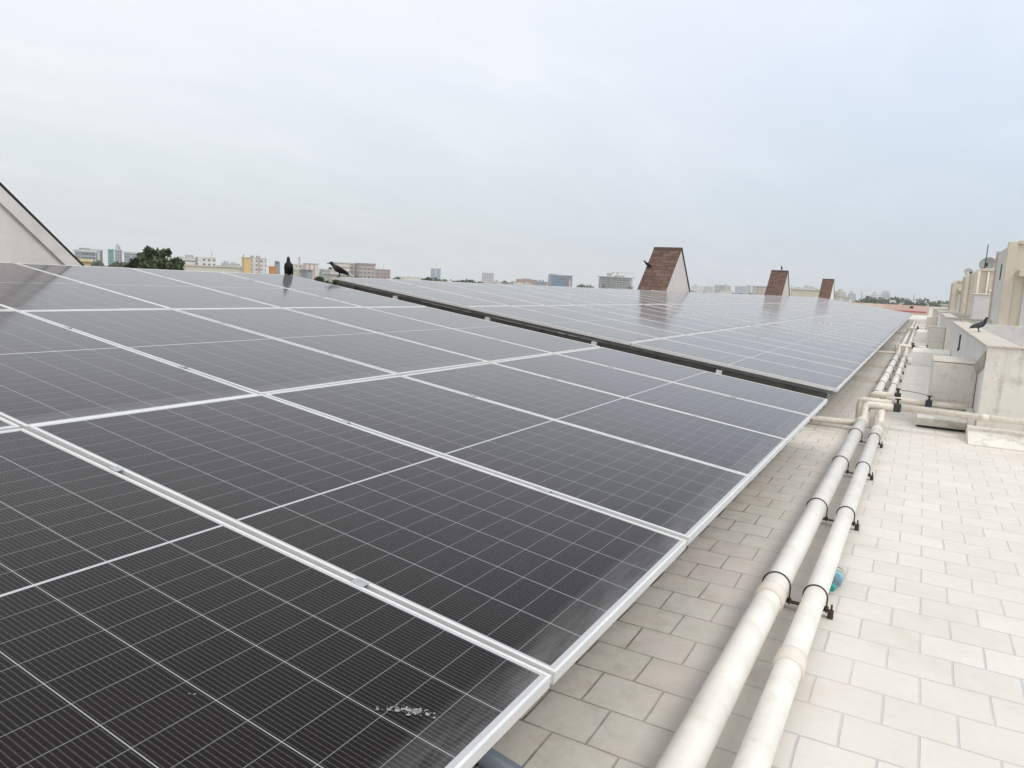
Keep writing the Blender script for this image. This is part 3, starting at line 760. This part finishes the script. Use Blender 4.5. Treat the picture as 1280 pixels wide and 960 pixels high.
# ------------------------------------------------------------------ birds
def ell_loft(bm, secs, n=14):
    prev = None
    for (c, t, ry, rz) in secs:
        c = Vector(c); t = Vector(t).normalized(); side_ = Vector((0, 1, 0)); upv = t.cross(side_); upv.normalize()
        if upv.z < 0: upv = -upv
        ring = [bm.verts.new(c + side_ * ry * math.cos(2*math.pi*k/n) + upv * rz * math.sin(2*math.pi*k/n)) for k in range(n)]
        if prev: [bm.faces.new((prev[k], prev[(k+1) % n], ring[(k+1) % n], ring[k])) for k in range(n)]
        else: bm.faces.new(ring[::-1])
        prev = ring
    bm.faces.new(prev)
def bird(name, loc, yaw, label, cat, mat, legmat, kind='crow', pitch=.5, head_turn=0., scale=1., bulk=1., group=None):
    o = empty(name, loc, (0, 0, yaw), label, cat, group)
    o.scale = (scale,) * 3
    P = pitch
    bm = BM(); cx = Vector((math.cos(P), 0, math.sin(P)))       # body axis, tail to head
    c0 = Vector((0, 0, .120))
    def q(s, dz=0): return c0 + cx * s + Vector((0, 0, dz))
    if kind == 'crow':
        secs = [(q(-.255, .0), cx, .017, .004), (q(-.18, .0), cx, .022, .007), (q(-.115), cx, .026, .016), (q(-.07), cx, .042, .036), (q(-.02), cx, .053, .050), (q(.03), cx, .052, .052), (q(.07, .003), cx, .042, .044), (q(.10, .012), cx, .030, .032)]
        hd = q(.138, .036); hr = .0265; bl = .058
    else:
        secs = [(q(-.17, -.0), cx, .022, .005), (q(-.12), cx, .026, .010), (q(-.07), cx, .038, .030), (q(-.02), cx, .050, .046), (q(.03), cx, .052, .052), (q(.065, .008), cx, .042, .046), (q(.085, .03), (.5, 0, 1), .028, .030), (q(.095, .055), (.4, 0, 1), .021, .022)]
        hd = q(.103, .085); hr = .020; bl = .022
    secs = [(a, b_, c_ * (1 + (bulk - 1) * w_), d_) for (a, b_, c_, d_), w_ in zip(secs, (.3, .5, .8, 1, 1, 1, .7, .2))]
    ell_loft(bm, secs)
    bmesh.ops.create_uvsphere(bm, u_segments=14, v_segments=10, radius=hr, matrix=Matrix.Translation(hd) @ Matrix.Diagonal((1.15, .92, 1, 1)))
    # neck fill
    nk = secs[-1][0]; nk = Vector(nk)
    tube(bm, [nk - cx * .02, (nk + hd) / 2, hd], .02, 12, True, [secs[-1][2], (secs[-1][2] + hr) / 2, hr * .85])
    hdir = Vector((math.cos(head_turn), math.sin(head_turn), -.10)).normalized()
    # folded wings: long flat ellipsoids on each flank
    for s_ in (-1, 1):
        mw = Matrix.Translation(q(-.055, .012) + Vector((0, s_ * .036 * bulk ** 1.3, 0))) @ Matrix.Rotation(-P - .04, 4, 'Y') @ Matrix.Diagonal((.125 if kind == 'crow' else .10, .016, .034, 1))
        bmesh.ops.create_uvsphere(bm, u_segments=14, v_segments=10, radius=1., matrix=mw)
    # legs reach the ground
    for s_ in (-1, 1):
        hip = q(-.005, -.03) + Vector((0, s_ * .022, 0)); foot = Vector((.005, s_ * .024, .008))
        knee = (hip + foot) / 2 + Vector((-.012, 0, .004))
        tube(bm, [hip, knee, foot], .006, 8, True, [.015, .006, .005])
        for a in (-.5, 0, .5): tube(bm, [foot, foot + Vector((.034 * math.cos(a), .034 * math.sin(a), -.004))], .0045, 6)
        tube(bm, [foot, foot + Vector((-.026, 0, -.004))], .0045, 6)
    bo_ = obj('body', bm, mat, o, True)
    rm = bo_.modifiers.new('fuse', 'REMESH'); rm.mode = 'VOXEL'; rm.voxel_size = .0042; rm.use_smooth_shade = True
    hb = BM(); tube(hb, [hd + hdir * hr * .6, hd + hdir * (hr + bl * .5) + Vector((0, 0, .001)), hd + hdir * (hr + bl) - Vector((0, 0, .006))], .01, 10, True, [.013 if kind == 'crow' else .007, .009 if kind == 'crow' else .005, .0015])
    obj('beak', hb, M['beak'], o, True)
    for s_ in (-1, 1):
        eb = BM(); bmesh.ops.create_uvsphere(eb, u_segments=8, v_segments=6, radius=.0042)
        sd_ = Vector((-hdir.y, hdir.x, 0)).normalized() * s_
        obj('eye', eb, M['beak'], o, True, loc=hd + sd_ * hr * .85 + hdir * hr * .45 + Vector((0, 0, .006)))
    return o
view_yaw = math.atan2(CF.y, CF.x)
pc = plane_pt(4.945, 2.985, 0)
dc = math.atan2(pc.y - CAM.y, pc.x - CAM.x)
bird('crow', pc, dc + math.pi - .08, 'upright black crow on the top edge of the nearest array, left of the other crow', 'bird', M['crow'], M['bird_leg'], 'crow', 1.12, 0., .80, bulk=1.42, group='crows')
pc = plane_pt(5.79, 2.985, 0)
bird('crow', pc, dc + math.pi/2 + .12, 'grey necked crow standing side-on at the corner of the second array', 'bird', M['crow'], M['bird_leg'], 'crow', .48, .1, .90, group='crows')
# crow at the far verge of the tallest gable, on the shingles
zz = on_y(813, 335, 24.2)
pg = Vector((-8.25, 0, 0)); hz = 2.42 + H
sl_y = 25.25 - (hz - (zz.z)) / 1.02
bird('crow', (-8.26, sl_y - .045, zz.z + .02), rad(200), 'crow perched on the left edge of the tallest shingled gable', 'bird', M['crow'], M['bird_leg'], 'crow', .55, 0., 1.0, group='crows')
bird('crow', (-7.70, 49.25, 2.47 + H + .083), rad(110), 'tiny crow sitting on the ridge of the middle gable', 'bird', M['crow'], M['bird_leg'], 'crow', .8, 0., .95, group='crows')
bird('pigeon', (1.415, 11.46, .976), rad(10), 'dark grey pigeon standing on the stained wall top', 'bird', M['pigeon'], M['pink_leg'], 'pigeon', .42, 0., .84)

# ------------------------------------------------------------------ trees
def tree(loc, h, cr, ch, lab, mat, n, leaf, seed, blobs=14, group='trees beyond the roof', flat=.75):
    r_ = random.Random(seed); o = empty('leafy_tree', loc, label=lab, cat='tree', group=group)
    bm = BM(); zt = h - ch
    tube(bm, [(0, 0, 0), (.1, 0, zt * .5), (0, .1, zt), (0, 0, h - ch * .35)], .2, 8, True, [h * .025, h * .02, h * .015, h * .006])
    cs = []
    for i in range(blobs):
        a = r_.uniform(0, 6.28); rr = cr * math.sqrt(r_.random()) * .92; zz_ = h - ch + ch * r_.uniform(.10, .97) * (1 - .50 * (rr / cr) ** 1.5 * r_.uniform(.4, 1.3))
        c = Vector((rr * math.cos(a), rr * math.sin(a), zz_)); cs.append((c, cr * r_.uniform(.12, .28)))
        tube(bm, [(0, 0, zt * .9), (c * .5 + Vector((0, 0, zt * .5))), c], .05, 5, True, [h * .010, h * .006, h * .002])
    obj('trunk', bm, M['bark'], o)
    fb = BM()
    for i in range(n):
        c, br = cs[i % blobs]
        d = Vector((r_.gauss(0, 1), r_.gauss(0, 1), r_.gauss(0, 1))).normalized() * br * r_.uniform(.25, 1.15); d.z *= flat * .7; d *= 1.2
        p = c + d; u = Vector((r_.gauss(0, 1), r_.gauss(0, 1), r_.gauss(0, 1))).normalized(); v = u.orthogonal().normalized()
        s_ = leaf * r_.uniform(.6, 1.3)
        q_ = [fb.verts.new(p + u * s_), fb.verts.new(p + v * s_ * .45), fb.verts.new(p - u * s_), fb.verts.new(p - v * s_ * .45)]
        fb.faces.new(q_)
    obj('crown', fb, mat, o)
    return o
def tree_at(px, ytop, D, wpx, lab, mat, n, leaf, seed, chf=.8, blobs=14, group='trees beyond the roof'):
    p = at(px, ytop, D); w_ = wpx * D / F_PX * 1.02
    h = p.z - GZ
    return tree((p.x, p.y, GZ), h, w_ / 2, min(h * .7, w_ * chf), lab, mat, n, leaf, seed, blobs, group)
tree_at(198, 307, 75, 42, 'large dark green tree rising behind the left panels beside the white building', M['leaf_green'], 3400, .34, 2, .80, 44)
tree_at(172, 322, 78, 22, 'lower dark bush crown just left of the large dark tree', M['leaf_dark'], 1500, .36, 3, .9, 22)
for i, (px, yt, D, w_, lab) in enumerate(((384, 343, 60, 22, 'green tree crown in the gap just right of the first crow'), (402, 344.5, 55, 24, 'green tree crown in the gap, midway between the two crows'), (424, 348, 50, 24, 'green tree crown in the gap below the second crow'), (448, 352, 46, 24, 'green tree crown in the dark gap right of the second crow'), (475, 357, 40, 26, 'green tree seen under the corner of the second array'))):
    tree_at(px, yt, D, w_, lab, M['leaf_mid'], 1500, .22, 20 + i, .9, 12)

# ------------------------------------------------------------------ the city
def building(px0, px1, ytop, D, lab, mat, yaw=.35, dep=None, parts=(), cat='building', group='buildings on the skyline', name='city_building'):
    if 300 <= D <= 900: D *= 1.6
    pl, pr = at(px0, ytop, D), at(px1, ytop, D); pm = (pl + pr) / 2
    wid = (pr - pl).length; dep = dep if dep else max(8., wid * .6)
    s_ = abs(math.sin(yaw)); dep = min(dep, wid * .75 / max(s_, .05))
    w_ = max(.6, (wid - dep * s_) / math.cos(yaw))
    az = math.atan2(pr.y - pl.y, pr.x - pl.x)
    h = pm.z - GZ
    fwd = Vector((pm.x - CAM.x, pm.y - CAM.y, 0)).normalized()
    o = empty(name, (pm.x + fwd.x * dep / 2, pm.y + fwd.y * dep / 2, GZ), (0, 0, az + yaw), lab, cat, group)
    obj('wall', bx(-w_/2, w_/2, -dep/2, dep/2, 0, h), mat, o)
    for p in parts: p(o, w_, dep, h)
    return o
def roofrm(fx=.2, ww=.25, hh=3., mat=None):
    def f(o, w_, d, h): obj('roof_room', bx((fx-.5)*w_, (fx-.5+ww)*w_, -d*.2, d*.25, h + .01, h + hh), mat or paint((.5, .5, .48)), o)
    return f
def parapet(mat=None, hh=1.0, over=.3):
    def f(o, w_, d, h): obj('roof_slab', bx(-w_/2-over, w_/2+over, -d/2-over, d/2+over, h + .01, h + hh), mat or paint((.62, .61, .58)), o)
    return f
def bands(n, mat, over=.35, th=.9, z0=0.25):
    def f(o, w_, d, h):
        for k in range(n):
            z = h * (z0 + (1 - z0) * (k + .35) / n); obj('floor_band', bx(-w_/2-over, w_/2+over, -d/2-over, d/2+over, z, z + th), mat, o)
    return f
def fin(fx, ww, mat, out=.5, extra=1.5):
    def f(o, w_, d, h): obj('facade_panel', bx((fx-.5)*w_, (fx-.5+ww)*w_, -d/2-out, -d/2-.01, 0, h + extra), mat, o)
    return f
def mast(fx, hh, mat=None, r=.25):
    def f(o, w_, d, h): obj('mast', tube(BM(), [((fx-.5)*w_, 0, h + .01), ((fx-.5)*w_, 0, h + hh)], r, 6), mat or M['galv'], o)
    return f
def wtank(fx, r=1.2, hh=2., mat=None):
    def f(o, w_, d, h): obj('water_tank', tube(BM(), [((fx-.5)*w_, 0, h + .02), ((fx-.5)*w_, 0, h + hh)], r, 10), mat or M['black'], o)
    return f
cr_ = (.62, .58, .50); wh = (.70, .69, .66); gy = (.42, .42, .42)
gl_blue = facade((.30, .36, .44), (.07, .11, .19), 3.6, 3.6, .86, .74)
gl_dark = facade((.34, .36, .38), (.05, .075, .12), 3.0, 3.6, .85, .62)
white_win = facade(wh, (.16, .17, .18), 3.4, 3.3, .5, .42)
cream_win = facade(cr_, (.17, .15, .14), 3.2, 3.2, .45, .45)
brown_win = facade((.46, .40, .37), (.10, .10, .11), 3.2, 3.4, .55, .45)
pink_win = facade((.62, .48, .43), (.18, .14, .13), 3.0, 3.2, .45, .5)
grey_win = facade((.46, .46, .47), (.14, .15, .17), 3.0, 3.4, .55, .5)
brick_win = facade((.34, .15, .11), (.08, .07, .07), 3.2, 3.4, .4, .45)
# left group of offices
building(93, 119, 315, 520, 'pale office block with dark glass front and flat roof, left of the cream tower', gl_dark, .25, 26, (parapet(paint((.62, .64, .62)), 2.2, 1.2), fin(.38, .34, paint((.66, .67, .66)), .8, -9), roofrm(.2, .6, 4., paint((.25, .28, .27)))))
building(113, 128, 313, 545, 'cream and glass office tower joined to the dark glass block at left', facade((.60, .57, .47), (.10, .13, .18), 5., 40., .42, .9), .3, 18, (parapet(paint((.7, .69, .64)), 1.5, .8), fin(.55, .2, gl_blue, .3, -1)))
building(134.5, 142, 312.5, 620, 'slim green glass tower between the pale office blocks', facade((.07, .24, .18), (.04, .17, .13), 2.5, 3.4, .8, .7), .2, 10, (parapet(paint((.2, .36, .30)), 1., .3),))
building(143, 152.5, 313, 640, 'grey tower with an open lattice top, tallest at the far left', facade((.33, .34, .37), (.09, .10, .13), 2.2, 3.5, .6, .7), .25, 11, (parapet(paint((.6, .61, .6)), 1.2, .5), roofrm(.15, .25, 7, paint((.50, .53, .54))), roofrm(.45, .15, 7, paint((.50, .53, .54))), roofrm(.75, .15, 4.5, paint((.50, .53, .54))), mast(.35, 9.5)))
building(155, 174, 317, 560, 'blue glass office block with pale frame, just left of the dark tree', gl_blue, .3, 20, (parapet(paint((.58, .6, .6)), 1.8, .9), fin(.0, .13, paint((.62, .63, .6)), .4, -2)))
building(98, 113, 327, 120, 'low yellowish rooftop room just above the left panel edge', paint((.66, .48, .26)), .15, 3, (parapet(paint((.70, .56, .36)), .4, .3),))
building(223, 245, 322.5, 420, 'white office building with long window bands right of the dark tree', facade((.72, .71, .66), (.28, .28, .25), 60., 3.3, .99, .34), .12, 18, (parapet(paint(wh), 1.0, .4), roofrm(.4, .5, 2.6, paint((.35, .36, .36)))))
building(244, 270, 322.5, 415, 'white office building with square windows and a thin mast', facade((.74, .73, .70), (.14, .16, .17), 3.8, 3.5, .5, .45), .15, 16, (parapet(paint(wh), .8, .3), mast(.85, 6.), fin(.0, .24, paint((.76, .75, .72)), .5, .6)))
building(228, 272, 333.4, 200, 'long low pale roof building in front of the white offices', paint((.66, .62, .56)), .1, 8, (parapet(paint((.62, .50, .44)), .35, .2),))
building(271, 304, 334.5, 130, 'long low cream wall-like building above the panels, left of the yellow block', paint((.66, .62, .54)), -.1, 6, (parapet(paint((.6, .57, .5)), .3, .15),))
building(276, 300, 329.5, 700, 'hazy low grey houses left of the yellow apartment block', facade((.42, .42, .42), (.2, .2, .2), 3., 3., .5, .5), .3, 20, (roofrm(.1, .2, 3.), roofrm(.6, .25, 2.)))
building(302, 313, 323, 360, 'yellow apartment wing beside the white apartment block', facade((.72, .49, .16), (.36, .24, .1), 30., 3.1, .1, .4), .2, 9, (parapet(paint((.55, .42, .25)), .8, .3), mast(.1, 3., None, .4)))
building(310.5, 333, 323.5, 368, 'white apartment block with stair shafts, right of its yellow wing', facade((.72, .69, .65), (.20, .18, .17), 3.6, 3.1, .42, .48), .3, 10, (parapet(paint((.55, .52, .49)), .7, .3), roofrm(.05, .14, 2.2, paint((.42, .38, .36))), roofrm(.45, .2, 2.2, paint((.42, .38, .36))), fin(.42, .10, paint((.40, .36, .34)), .4, .6), fin(.02, .12, paint((.76, .74, .7)), .5, .5)))
building(336, 345, 334.5, 150, 'small orange painted rooftop hut above the panel edge', paint((.60, .27, .08)), .1, 2, (parapet(paint((.55, .30, .14)), .25, .12),), name='rooftop_hut', cat='hut')
building(343, 350, 330.5, 600, 'dark bluish water tanks building left of the first crow', facade((.25, .28, .31), (.12, .14, .17), 3., 3., .6, .6), .2, 12, (wtank(.3, 2., 4.), wtank(.75, 2., 3.5)))
building(362, 380, 331, 440, 'pale block with pinkish bands between the two crows, left one', facade((.70, .60, .54), (.36, .25, .21), 3.4, 3.3, .5, .55), .25, 14, (parapet(paint(wh), .8, .3), mast(.75, 7.5, paint((.45, .40, .38)), .8)))
building(379, 398, 330.5, 430, 'white and orange striped apartment block between the two crows', facade((.72, .66, .60), (.46, .25, .18), 4.2, 30., .3, .95), .2, 14, (parapet(paint((.45, .44, .42)), 1., .3), fin(.93, .07, paint(wh), .6, -1)))
building(358, 376, 337.5, 250, 'small cream house in front of the pale block right of the first crow', cream_win, .3, 9, (parapet(None, .5, .2),))
building(376, 391, 337.8, 240, 'grey sheet roofed shed between the two crows', paint((.32, .34, .36)), .2, 9, (parapet(paint((.36, .38, .40)), .3, .4),))
building(399, 409, 337, 330, 'small blue grey house left of the second crow', facade((.36, .38, .40), (.13, .15, .18), 3., 3., .5, .5), .3, 9, (parapet(None, .5, .2),))
building(407, 419, 338, 300, 'cream house just behind the second crow', cream_win, .3, 9, (parapet(None, .5, .2), wtank(.5)))
building(416, 437, 329, 380, 'cream building with dark window bands behind the second crow', facade((.68, .63, .54), (.22, .20, .18), 40., 3.4, .98, .36), .2, 16, (parapet(paint(wh), .8, .4),))
building(436, 447, 330, 400, 'brownish stair block joining the cream and brown buildings', facade((.46, .41, .36), (.12, .15, .19), 4., 3.4, .5, .6), .2, 10, (parapet(None, 1., .3),))
building(444.5, 469, 331.5, 390, 'wide brown concrete building right of the second crow', brown_win, .18, 18, (parapet(paint((.30, .26, .25)), 1.6, .5), bands(3, paint((.45, .39, .36)), .3, .5, .5)))
building(468, 488, 337.5, 460, 'low mauve brown block stepping down right of the brown building', facade((.40, .30, .28), (.14, .11, .11), 3.2, 3.4, .5, .5), .2, 14, (parapet(paint((.48, .40, .38)), .8, .3), mast(.6, 6.)))
building(404, 432, 343.3, 90, 'white flat house roof seen under the second crow', paint((.60, .58, .54)), .2, 5, (parapet(None, .3, .2),))
# middle
building(538.5, 551, 336.5, 1500, 'blue glass twin tower standing alone above the houses', facade((.26, .33, .44), (.16, .22, .33), 3.5, 3.5, .8, .7), .3, 22, (parapet(paint((.4, .45, .5)), 1.5, .3), fin(.22, .12, paint((.62, .66, .7)), .5, .2), mast(.6, 12)))
building(602.5, 617.5, 342, 1400, 'mauve grey lattice clad tower right of the blue tower', facade((.50, .46, .47), (.20, .20, .24), 4.2, 3.8, .55, .6), .2, 22, (parapet(paint((.5, .48, .48)), 1.2, .4), mast(.1, 6), mast(.95, 9), mast(.5, 5)))
building(645, 672, 350, 900, 'long red brick building among the houses, before the dark glass block', brick_win, .2, 30, (parapet(paint((.36, .20, .16)), 1.2, .4), roofrm(.3, .4, 2.8, paint((.38, .18, .14)))))
building(670, 685, 352, 850, 'dark blue low block between red brick and the glass building', facade((.12, .16, .22), (.05, .08, .13), 3., 3.4, .6, .6), .2, 16, (wtank(.3, 1.5, 3.), wtank(.6, 1.5, 3.)))
building(681, 694, 352.5, 820, 'small reddish house with grey stair tower before the glass building', facade((.40, .22, .19), (.12, .10, .1), 3., 3.3, .4, .5), .3, 14, (roofrm(.7, .25, 3.),))
building(685, 715.5, 345.2, 1000, 'wide dark blue glass office building with dark right bay', facade((.10, .19, .29), (.06, .13, .22), 4., 3.6, .85, .7), .15, 32, (parapet(paint((.2, .25, .3)), 1.5, .4), fin(.62, .36, facade((.16, .17, .20), (.08, .09, .11), 3., 3.6, .7, .6), .8, 1.), fin(.86, .06, paint((.6, .62, .63)), 1.1, -4), roofrm(.0, .3, 3.)))
# building under construction with open floors
D = 1100; pl, pr = at(749, 347, D), at(790, 347, D); pm = (pl + pr) / 2; wid = (pr - pl).length; h = pm.z - GZ
az = math.atan2(pr.y - pl.y, pr.x - pl.x)
o = empty('building_under_construction', (pm.x, pm.y, GZ), (0, 0, az + .12), 'grey concrete building under construction with open floors, left of the tall gable', 'building', 'buildings on the skyline')
nfl = 10
for k in range(nfl + 1):
    z = h * k / nfl; ov = 2.2 if k == nfl else 0
    obj('floor_slab', bx(-wid/2 - ov, wid/2 + ov, -14 - ov, 14 + ov, z, z + 1.1), paint((.50, .49, .48)), o)
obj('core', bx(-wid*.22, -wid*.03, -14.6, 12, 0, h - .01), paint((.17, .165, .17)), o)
for fx in (-.46, -.38, .0, .1, .2, .3, .38, .46):
    for yy in (-12.5, 0, 12): obj('column', bx(fx*wid - .5, fx*wid + .5, yy - .5, yy + .5, .9, h), paint((.34, .33, .33)), o)
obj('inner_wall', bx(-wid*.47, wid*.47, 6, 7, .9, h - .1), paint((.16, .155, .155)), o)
obj('roof_room', bx(-wid*.26, -wid*.12, -6, 6, h + .91, h + 6), paint((.42, .40, .38)), o)
obj('formwork', bx(-wid*.02, wid*.25, -8, 8, h + .91, h + 3), paint((.34, .27, .25)), o)
cz = at(771, 340.3, D).z
c = empty('tower_crane', (at(771, 347, D).x, at(771, 347, D).y, GZ), (0, 0, az), 'thin tower crane standing over the building under construction', 'crane')
hz_ = cz - GZ
obj('mast', bx(-.8, .8, -.8, .8, 0, hz_), paint((.50, .44, .42)), c)
obj('jib', bx(1., 25., -.5, .5, hz_ - .9, hz_ - .2), paint((.52, .46, .43)), c)
obj('counter_jib', bx(-7., -1., -.5, .5, hz_ - .9, hz_ - .2), paint((.52, .46, .43)), c)
obj('counterweight', bx(-7.2, -5., -.7, .7, hz_ - 2.4, hz_ - .95), paint((.4, .38, .36)), c)
obj('cab', bx(.9, 2.4, -.7, .7, hz_ - 2.6, hz_ - .95), paint((.5, .5, .5)), c)
# right of the tallest gable
building(864, 880, 357.5, 1900, 'hazy white flats immediately right of the tall gable', white_win, .2, 30, (roofrm(.2, .2, 4.),))
building(880, 892, 358, 2100, 'hazy grey office among far flats right of the tall gable', grey_win, .25, 30, (mast(.3, 18.), mast(.8, 9.)))
building(893, 903.5, 356.8, 1500, 'hazy bluish grey slab block, left of its beige twin', grey_win, .2, 22, (parapet(None, 1., .3),))
building(903, 914, 357, 1480, 'hazy beige slab block, right of the bluish one', facade((.50, .45, .40), (.22, .2, .18), 3., 3.3, .5, .5), .2, 20, (roofrm(.2, .3, 3.),))
building(898, 915, 363, 420, 'low white roofed shed below the hazy slab blocks', paint((.70, .69, .66)), .15, 10, (parapet(paint((.74, .73, .7)), .4, .3),))
building(919, 933, 358.5, 1300, 'pale blue banded offices left of the middle gable', facade((.44, .48, .54), (.22, .27, .34), 50., 3.6, .98, .4), .2, 20, (parapet(None, 1., .4),))
building(933, 944, 357.5, 1250, 'white tower blocks with grey bays left of the middle gable', facade((.68, .68, .67), (.22, .25, .28), 7., 40., .5, .95), .25, 18, (parapet(None, 1., .3), fin(.7, .15, paint((.4, .42, .45)), .4, .5)))
building(944, 962, 359, 500, 'beige house directly behind the middle gable', facade((.58, .48, .40), (.24, .2, .18), 3.4, 3.2, .4, .5), .2, 14, (parapet(paint((.40, .38, .37)), 1., .5),))
building(988, 1031, 362.5, 300, 'long white roofed building between the middle and far gables', paint((.68, .62, .50)), .06, 14, (parapet(paint((.74, .73, .69)), 1.0, .5), roofrm(.0, .13, 2.2, paint(wh)), roofrm(.15, .1, 1.6, paint((.45, .46, .46)))))
building(1000, 1022, 359.8, 1600, 'hazy grey long block above the white roofed building', facade((.36, .38, .41), (.2, .22, .25), 4., 3.6, .5, .5), .1, 30, (roofrm(.2, .3, 5.), roofrm(.6, .2, 4.)))
building(1043, 1058, 364.5, 420, 'cream sloped roof house right of the far gable', paint((.62, .55, .45)), .3, 12, (roofrm(.3, .4, 2., paint((.55, .5, .42))),))
building(1043, 1053, 370.5, 190, 'small white house with arched openings right of the far gable', facade((.72, .69, .62), (.2, .17, .14), 2.6, 6., .5, .3), .2, 7, (parapet(None, .4, .2),))
building(1054, 1065, 373, 180, 'small white cube house near the cream parapet', facade((.74, .72, .67), (.3, .28, .26), 3., 6., .3, .25), .2, 7, (parapet(None, .3, .1),))
building(1060, 1070, 367, 1700, 'hazy blue grey tower in the far right skyline', grey_win, .2, 24, (roofrm(.2, .4, 5.), mast(.3, 10.)))
building(1076.5, 1078.5, 365, 1800, 'very thin hazy chimney tower in the far right skyline', paint((.38, .40, .44)), .2, 3, (roofrm(.2, .5, 2.),))
building(1089, 1101, 368, 1500, 'hazy white flats with grey top in the right skyline', white_win, .25, 24, (roofrm(.1, .4, 4.),))
building(1102, 1113, 366.5, 1700, 'hazy twin grey flats right of the white flats in the right skyline', grey_win, .2, 24, (roofrm(.0, .35, 5.), roofrm(.65, .3, 5.)))
building(1122, 1138, 372, 1900, 'hazy long low grey block above the right tree belt', grey_win, .15, 30, (mast(.2, 12.),))
m_ = at(1143, 368, 1500)
ms = empty('radio_mast', (m_.x, m_.y, GZ), label='thin radio mast above the trees at right', cat='mast')
obj('mast', tube(BM(), [(0, 0, 0), (0, 0, m_.z - GZ)], 1., 6, True, [2., .7]), paint((.36, .38, .42)), ms)
building(1176, 1185, 382, 140, 'small white rooftop slab behind the far white parapet', paint((.72, .7, .66)), .1, 4, (parapet(None, .25, .2),))

# small houses filling the horizon, too small and too alike to tell apart
rh = random.Random(77)
def horizon(px): return 377.3 - (1156.2 - px) * .0489
cols = [(.70, .66, .56), (.72, .70, .66), (.62, .55, .45), (.66, .60, .58), (.55, .52, .5), (.70, .60, .42)]
fms = [facade(c_, (.3, .28, .26), 3.1, 3.1, .4, .4) for c_ in cols]
spots = [rh.uniform(484, 650) for _ in range(38)] + [rh.uniform(640, 800) for _ in range(12)] + [rh.uniform(1055, 1110) for _ in range(14)] + [rh.uniform(862, 990) for _ in range(10)] + [rh.uniform(338, 440) for _ in range(8)] + [rh.uniform(1110, 1188) for _ in range(12)]
for px in spots:
    D = rh.uniform(380, 1100); t_ = horizon(px) + rh.uniform(1.0, 7.0) * (1. if px < 1040 else .7) + (2 if px > 1040 else 0)
    w_ = rh.uniform(6, 13) / D * F_PX
    k = rh.randrange(len(fms)); ex = [parapet(paint(cols[(k + 1) % 6]), .5, .2)]
    if rh.random() < .5: ex.append(roofrm(rh.uniform(0, .6), .3, rh.uniform(1.2, 2.2), paint(cols[(k + 2) % 6])))
    building(px - w_/2, px + w_/2, t_, D, 'small pale flat roofed house in the crowd of far low houses', fms[k], rh.uniform(-.5, .5), 9, ex, 'house', 'small far houses on the horizon', 'small_house')

# far tree belts
def belt(name, lab, ranges, seed, mat):
    r_ = random.Random(seed); bm = BM()
    for (x0, x1, n, d0, d1, o0, o1) in ranges:
        for _ in range(n):
            px = r_.uniform(x0, x1); D = r_.uniform(d0, d1); p = at(px, horizon(px) + r_.uniform(o0, o1), D)
            cr2 = r_.uniform(3.5, 6.5)
            for i in range(46):
                d = Vector((r_.gauss(0, 1), r_.gauss(0, 1), r_.gauss(0, 1))).normalized()
                c = p - Vector((0, 0, cr2 * .75)) + Vector((d.x * cr2, d.y * cr2, d.z * cr2 * .75)) * r_.uniform(.5, 1.05)
                u = Vector((r_.gauss(0, 1), r_.gauss(0, 1), r_.gauss(0, 1))).normalized(); v = u.orthogonal().normalized(); s_ = r_.uniform(.7, 1.5)
                bm.faces.new([bm.verts.new(c + u * s_), bm.verts.new(c + v * s_ * .8), bm.verts.new(c - u * s_), bm.verts.new(c - v * s_ * .8)])
            tube(bm, [(p.x, p.y, GZ), (p.x, p.y, p.z - cr2)], .3, 4)
    o = obj(name, bm, mat); tag(o, lab, 'trees', kind='stuff')
belt('tree_belt', 'dark hazy belt of far trees along the horizon', [(1080, 1192, 120, 480, 1300, -4.5, 6), (490, 660, 70, 350, 1100, -1, 6), (715, 800, 22, 700, 1200, -3, 4), (100, 300, 36, 350, 520, -2, 5), (860, 940, 18, 500, 1300, -1, 4), (1060, 1110, 40, 400, 900, -1, 6)], 9, M['leaf_dark'])

# ------------------------------------------------------------------ haze
t = NT('haze_air'); nt = t.t; nt.nodes.remove(t.b)
vol = nt.nodes.new('ShaderNodeVolumePrincipled'); vol.inputs['Color'].default_value = (.97, .985, 1.0, 1); vol.inputs['Density'].default_value = .00028; vol.inputs['Anisotropy'].default_value = .2
out = [n for n in nt.nodes if n.type == 'OUTPUT_MATERIAL'][0]; nt.links.new(vol.outputs[0], out.inputs['Volume'])
tag(obj('haze', bx(-3700, 3700, -3700, 3700, GZ - 1, 130), t.m), kind='stuff')
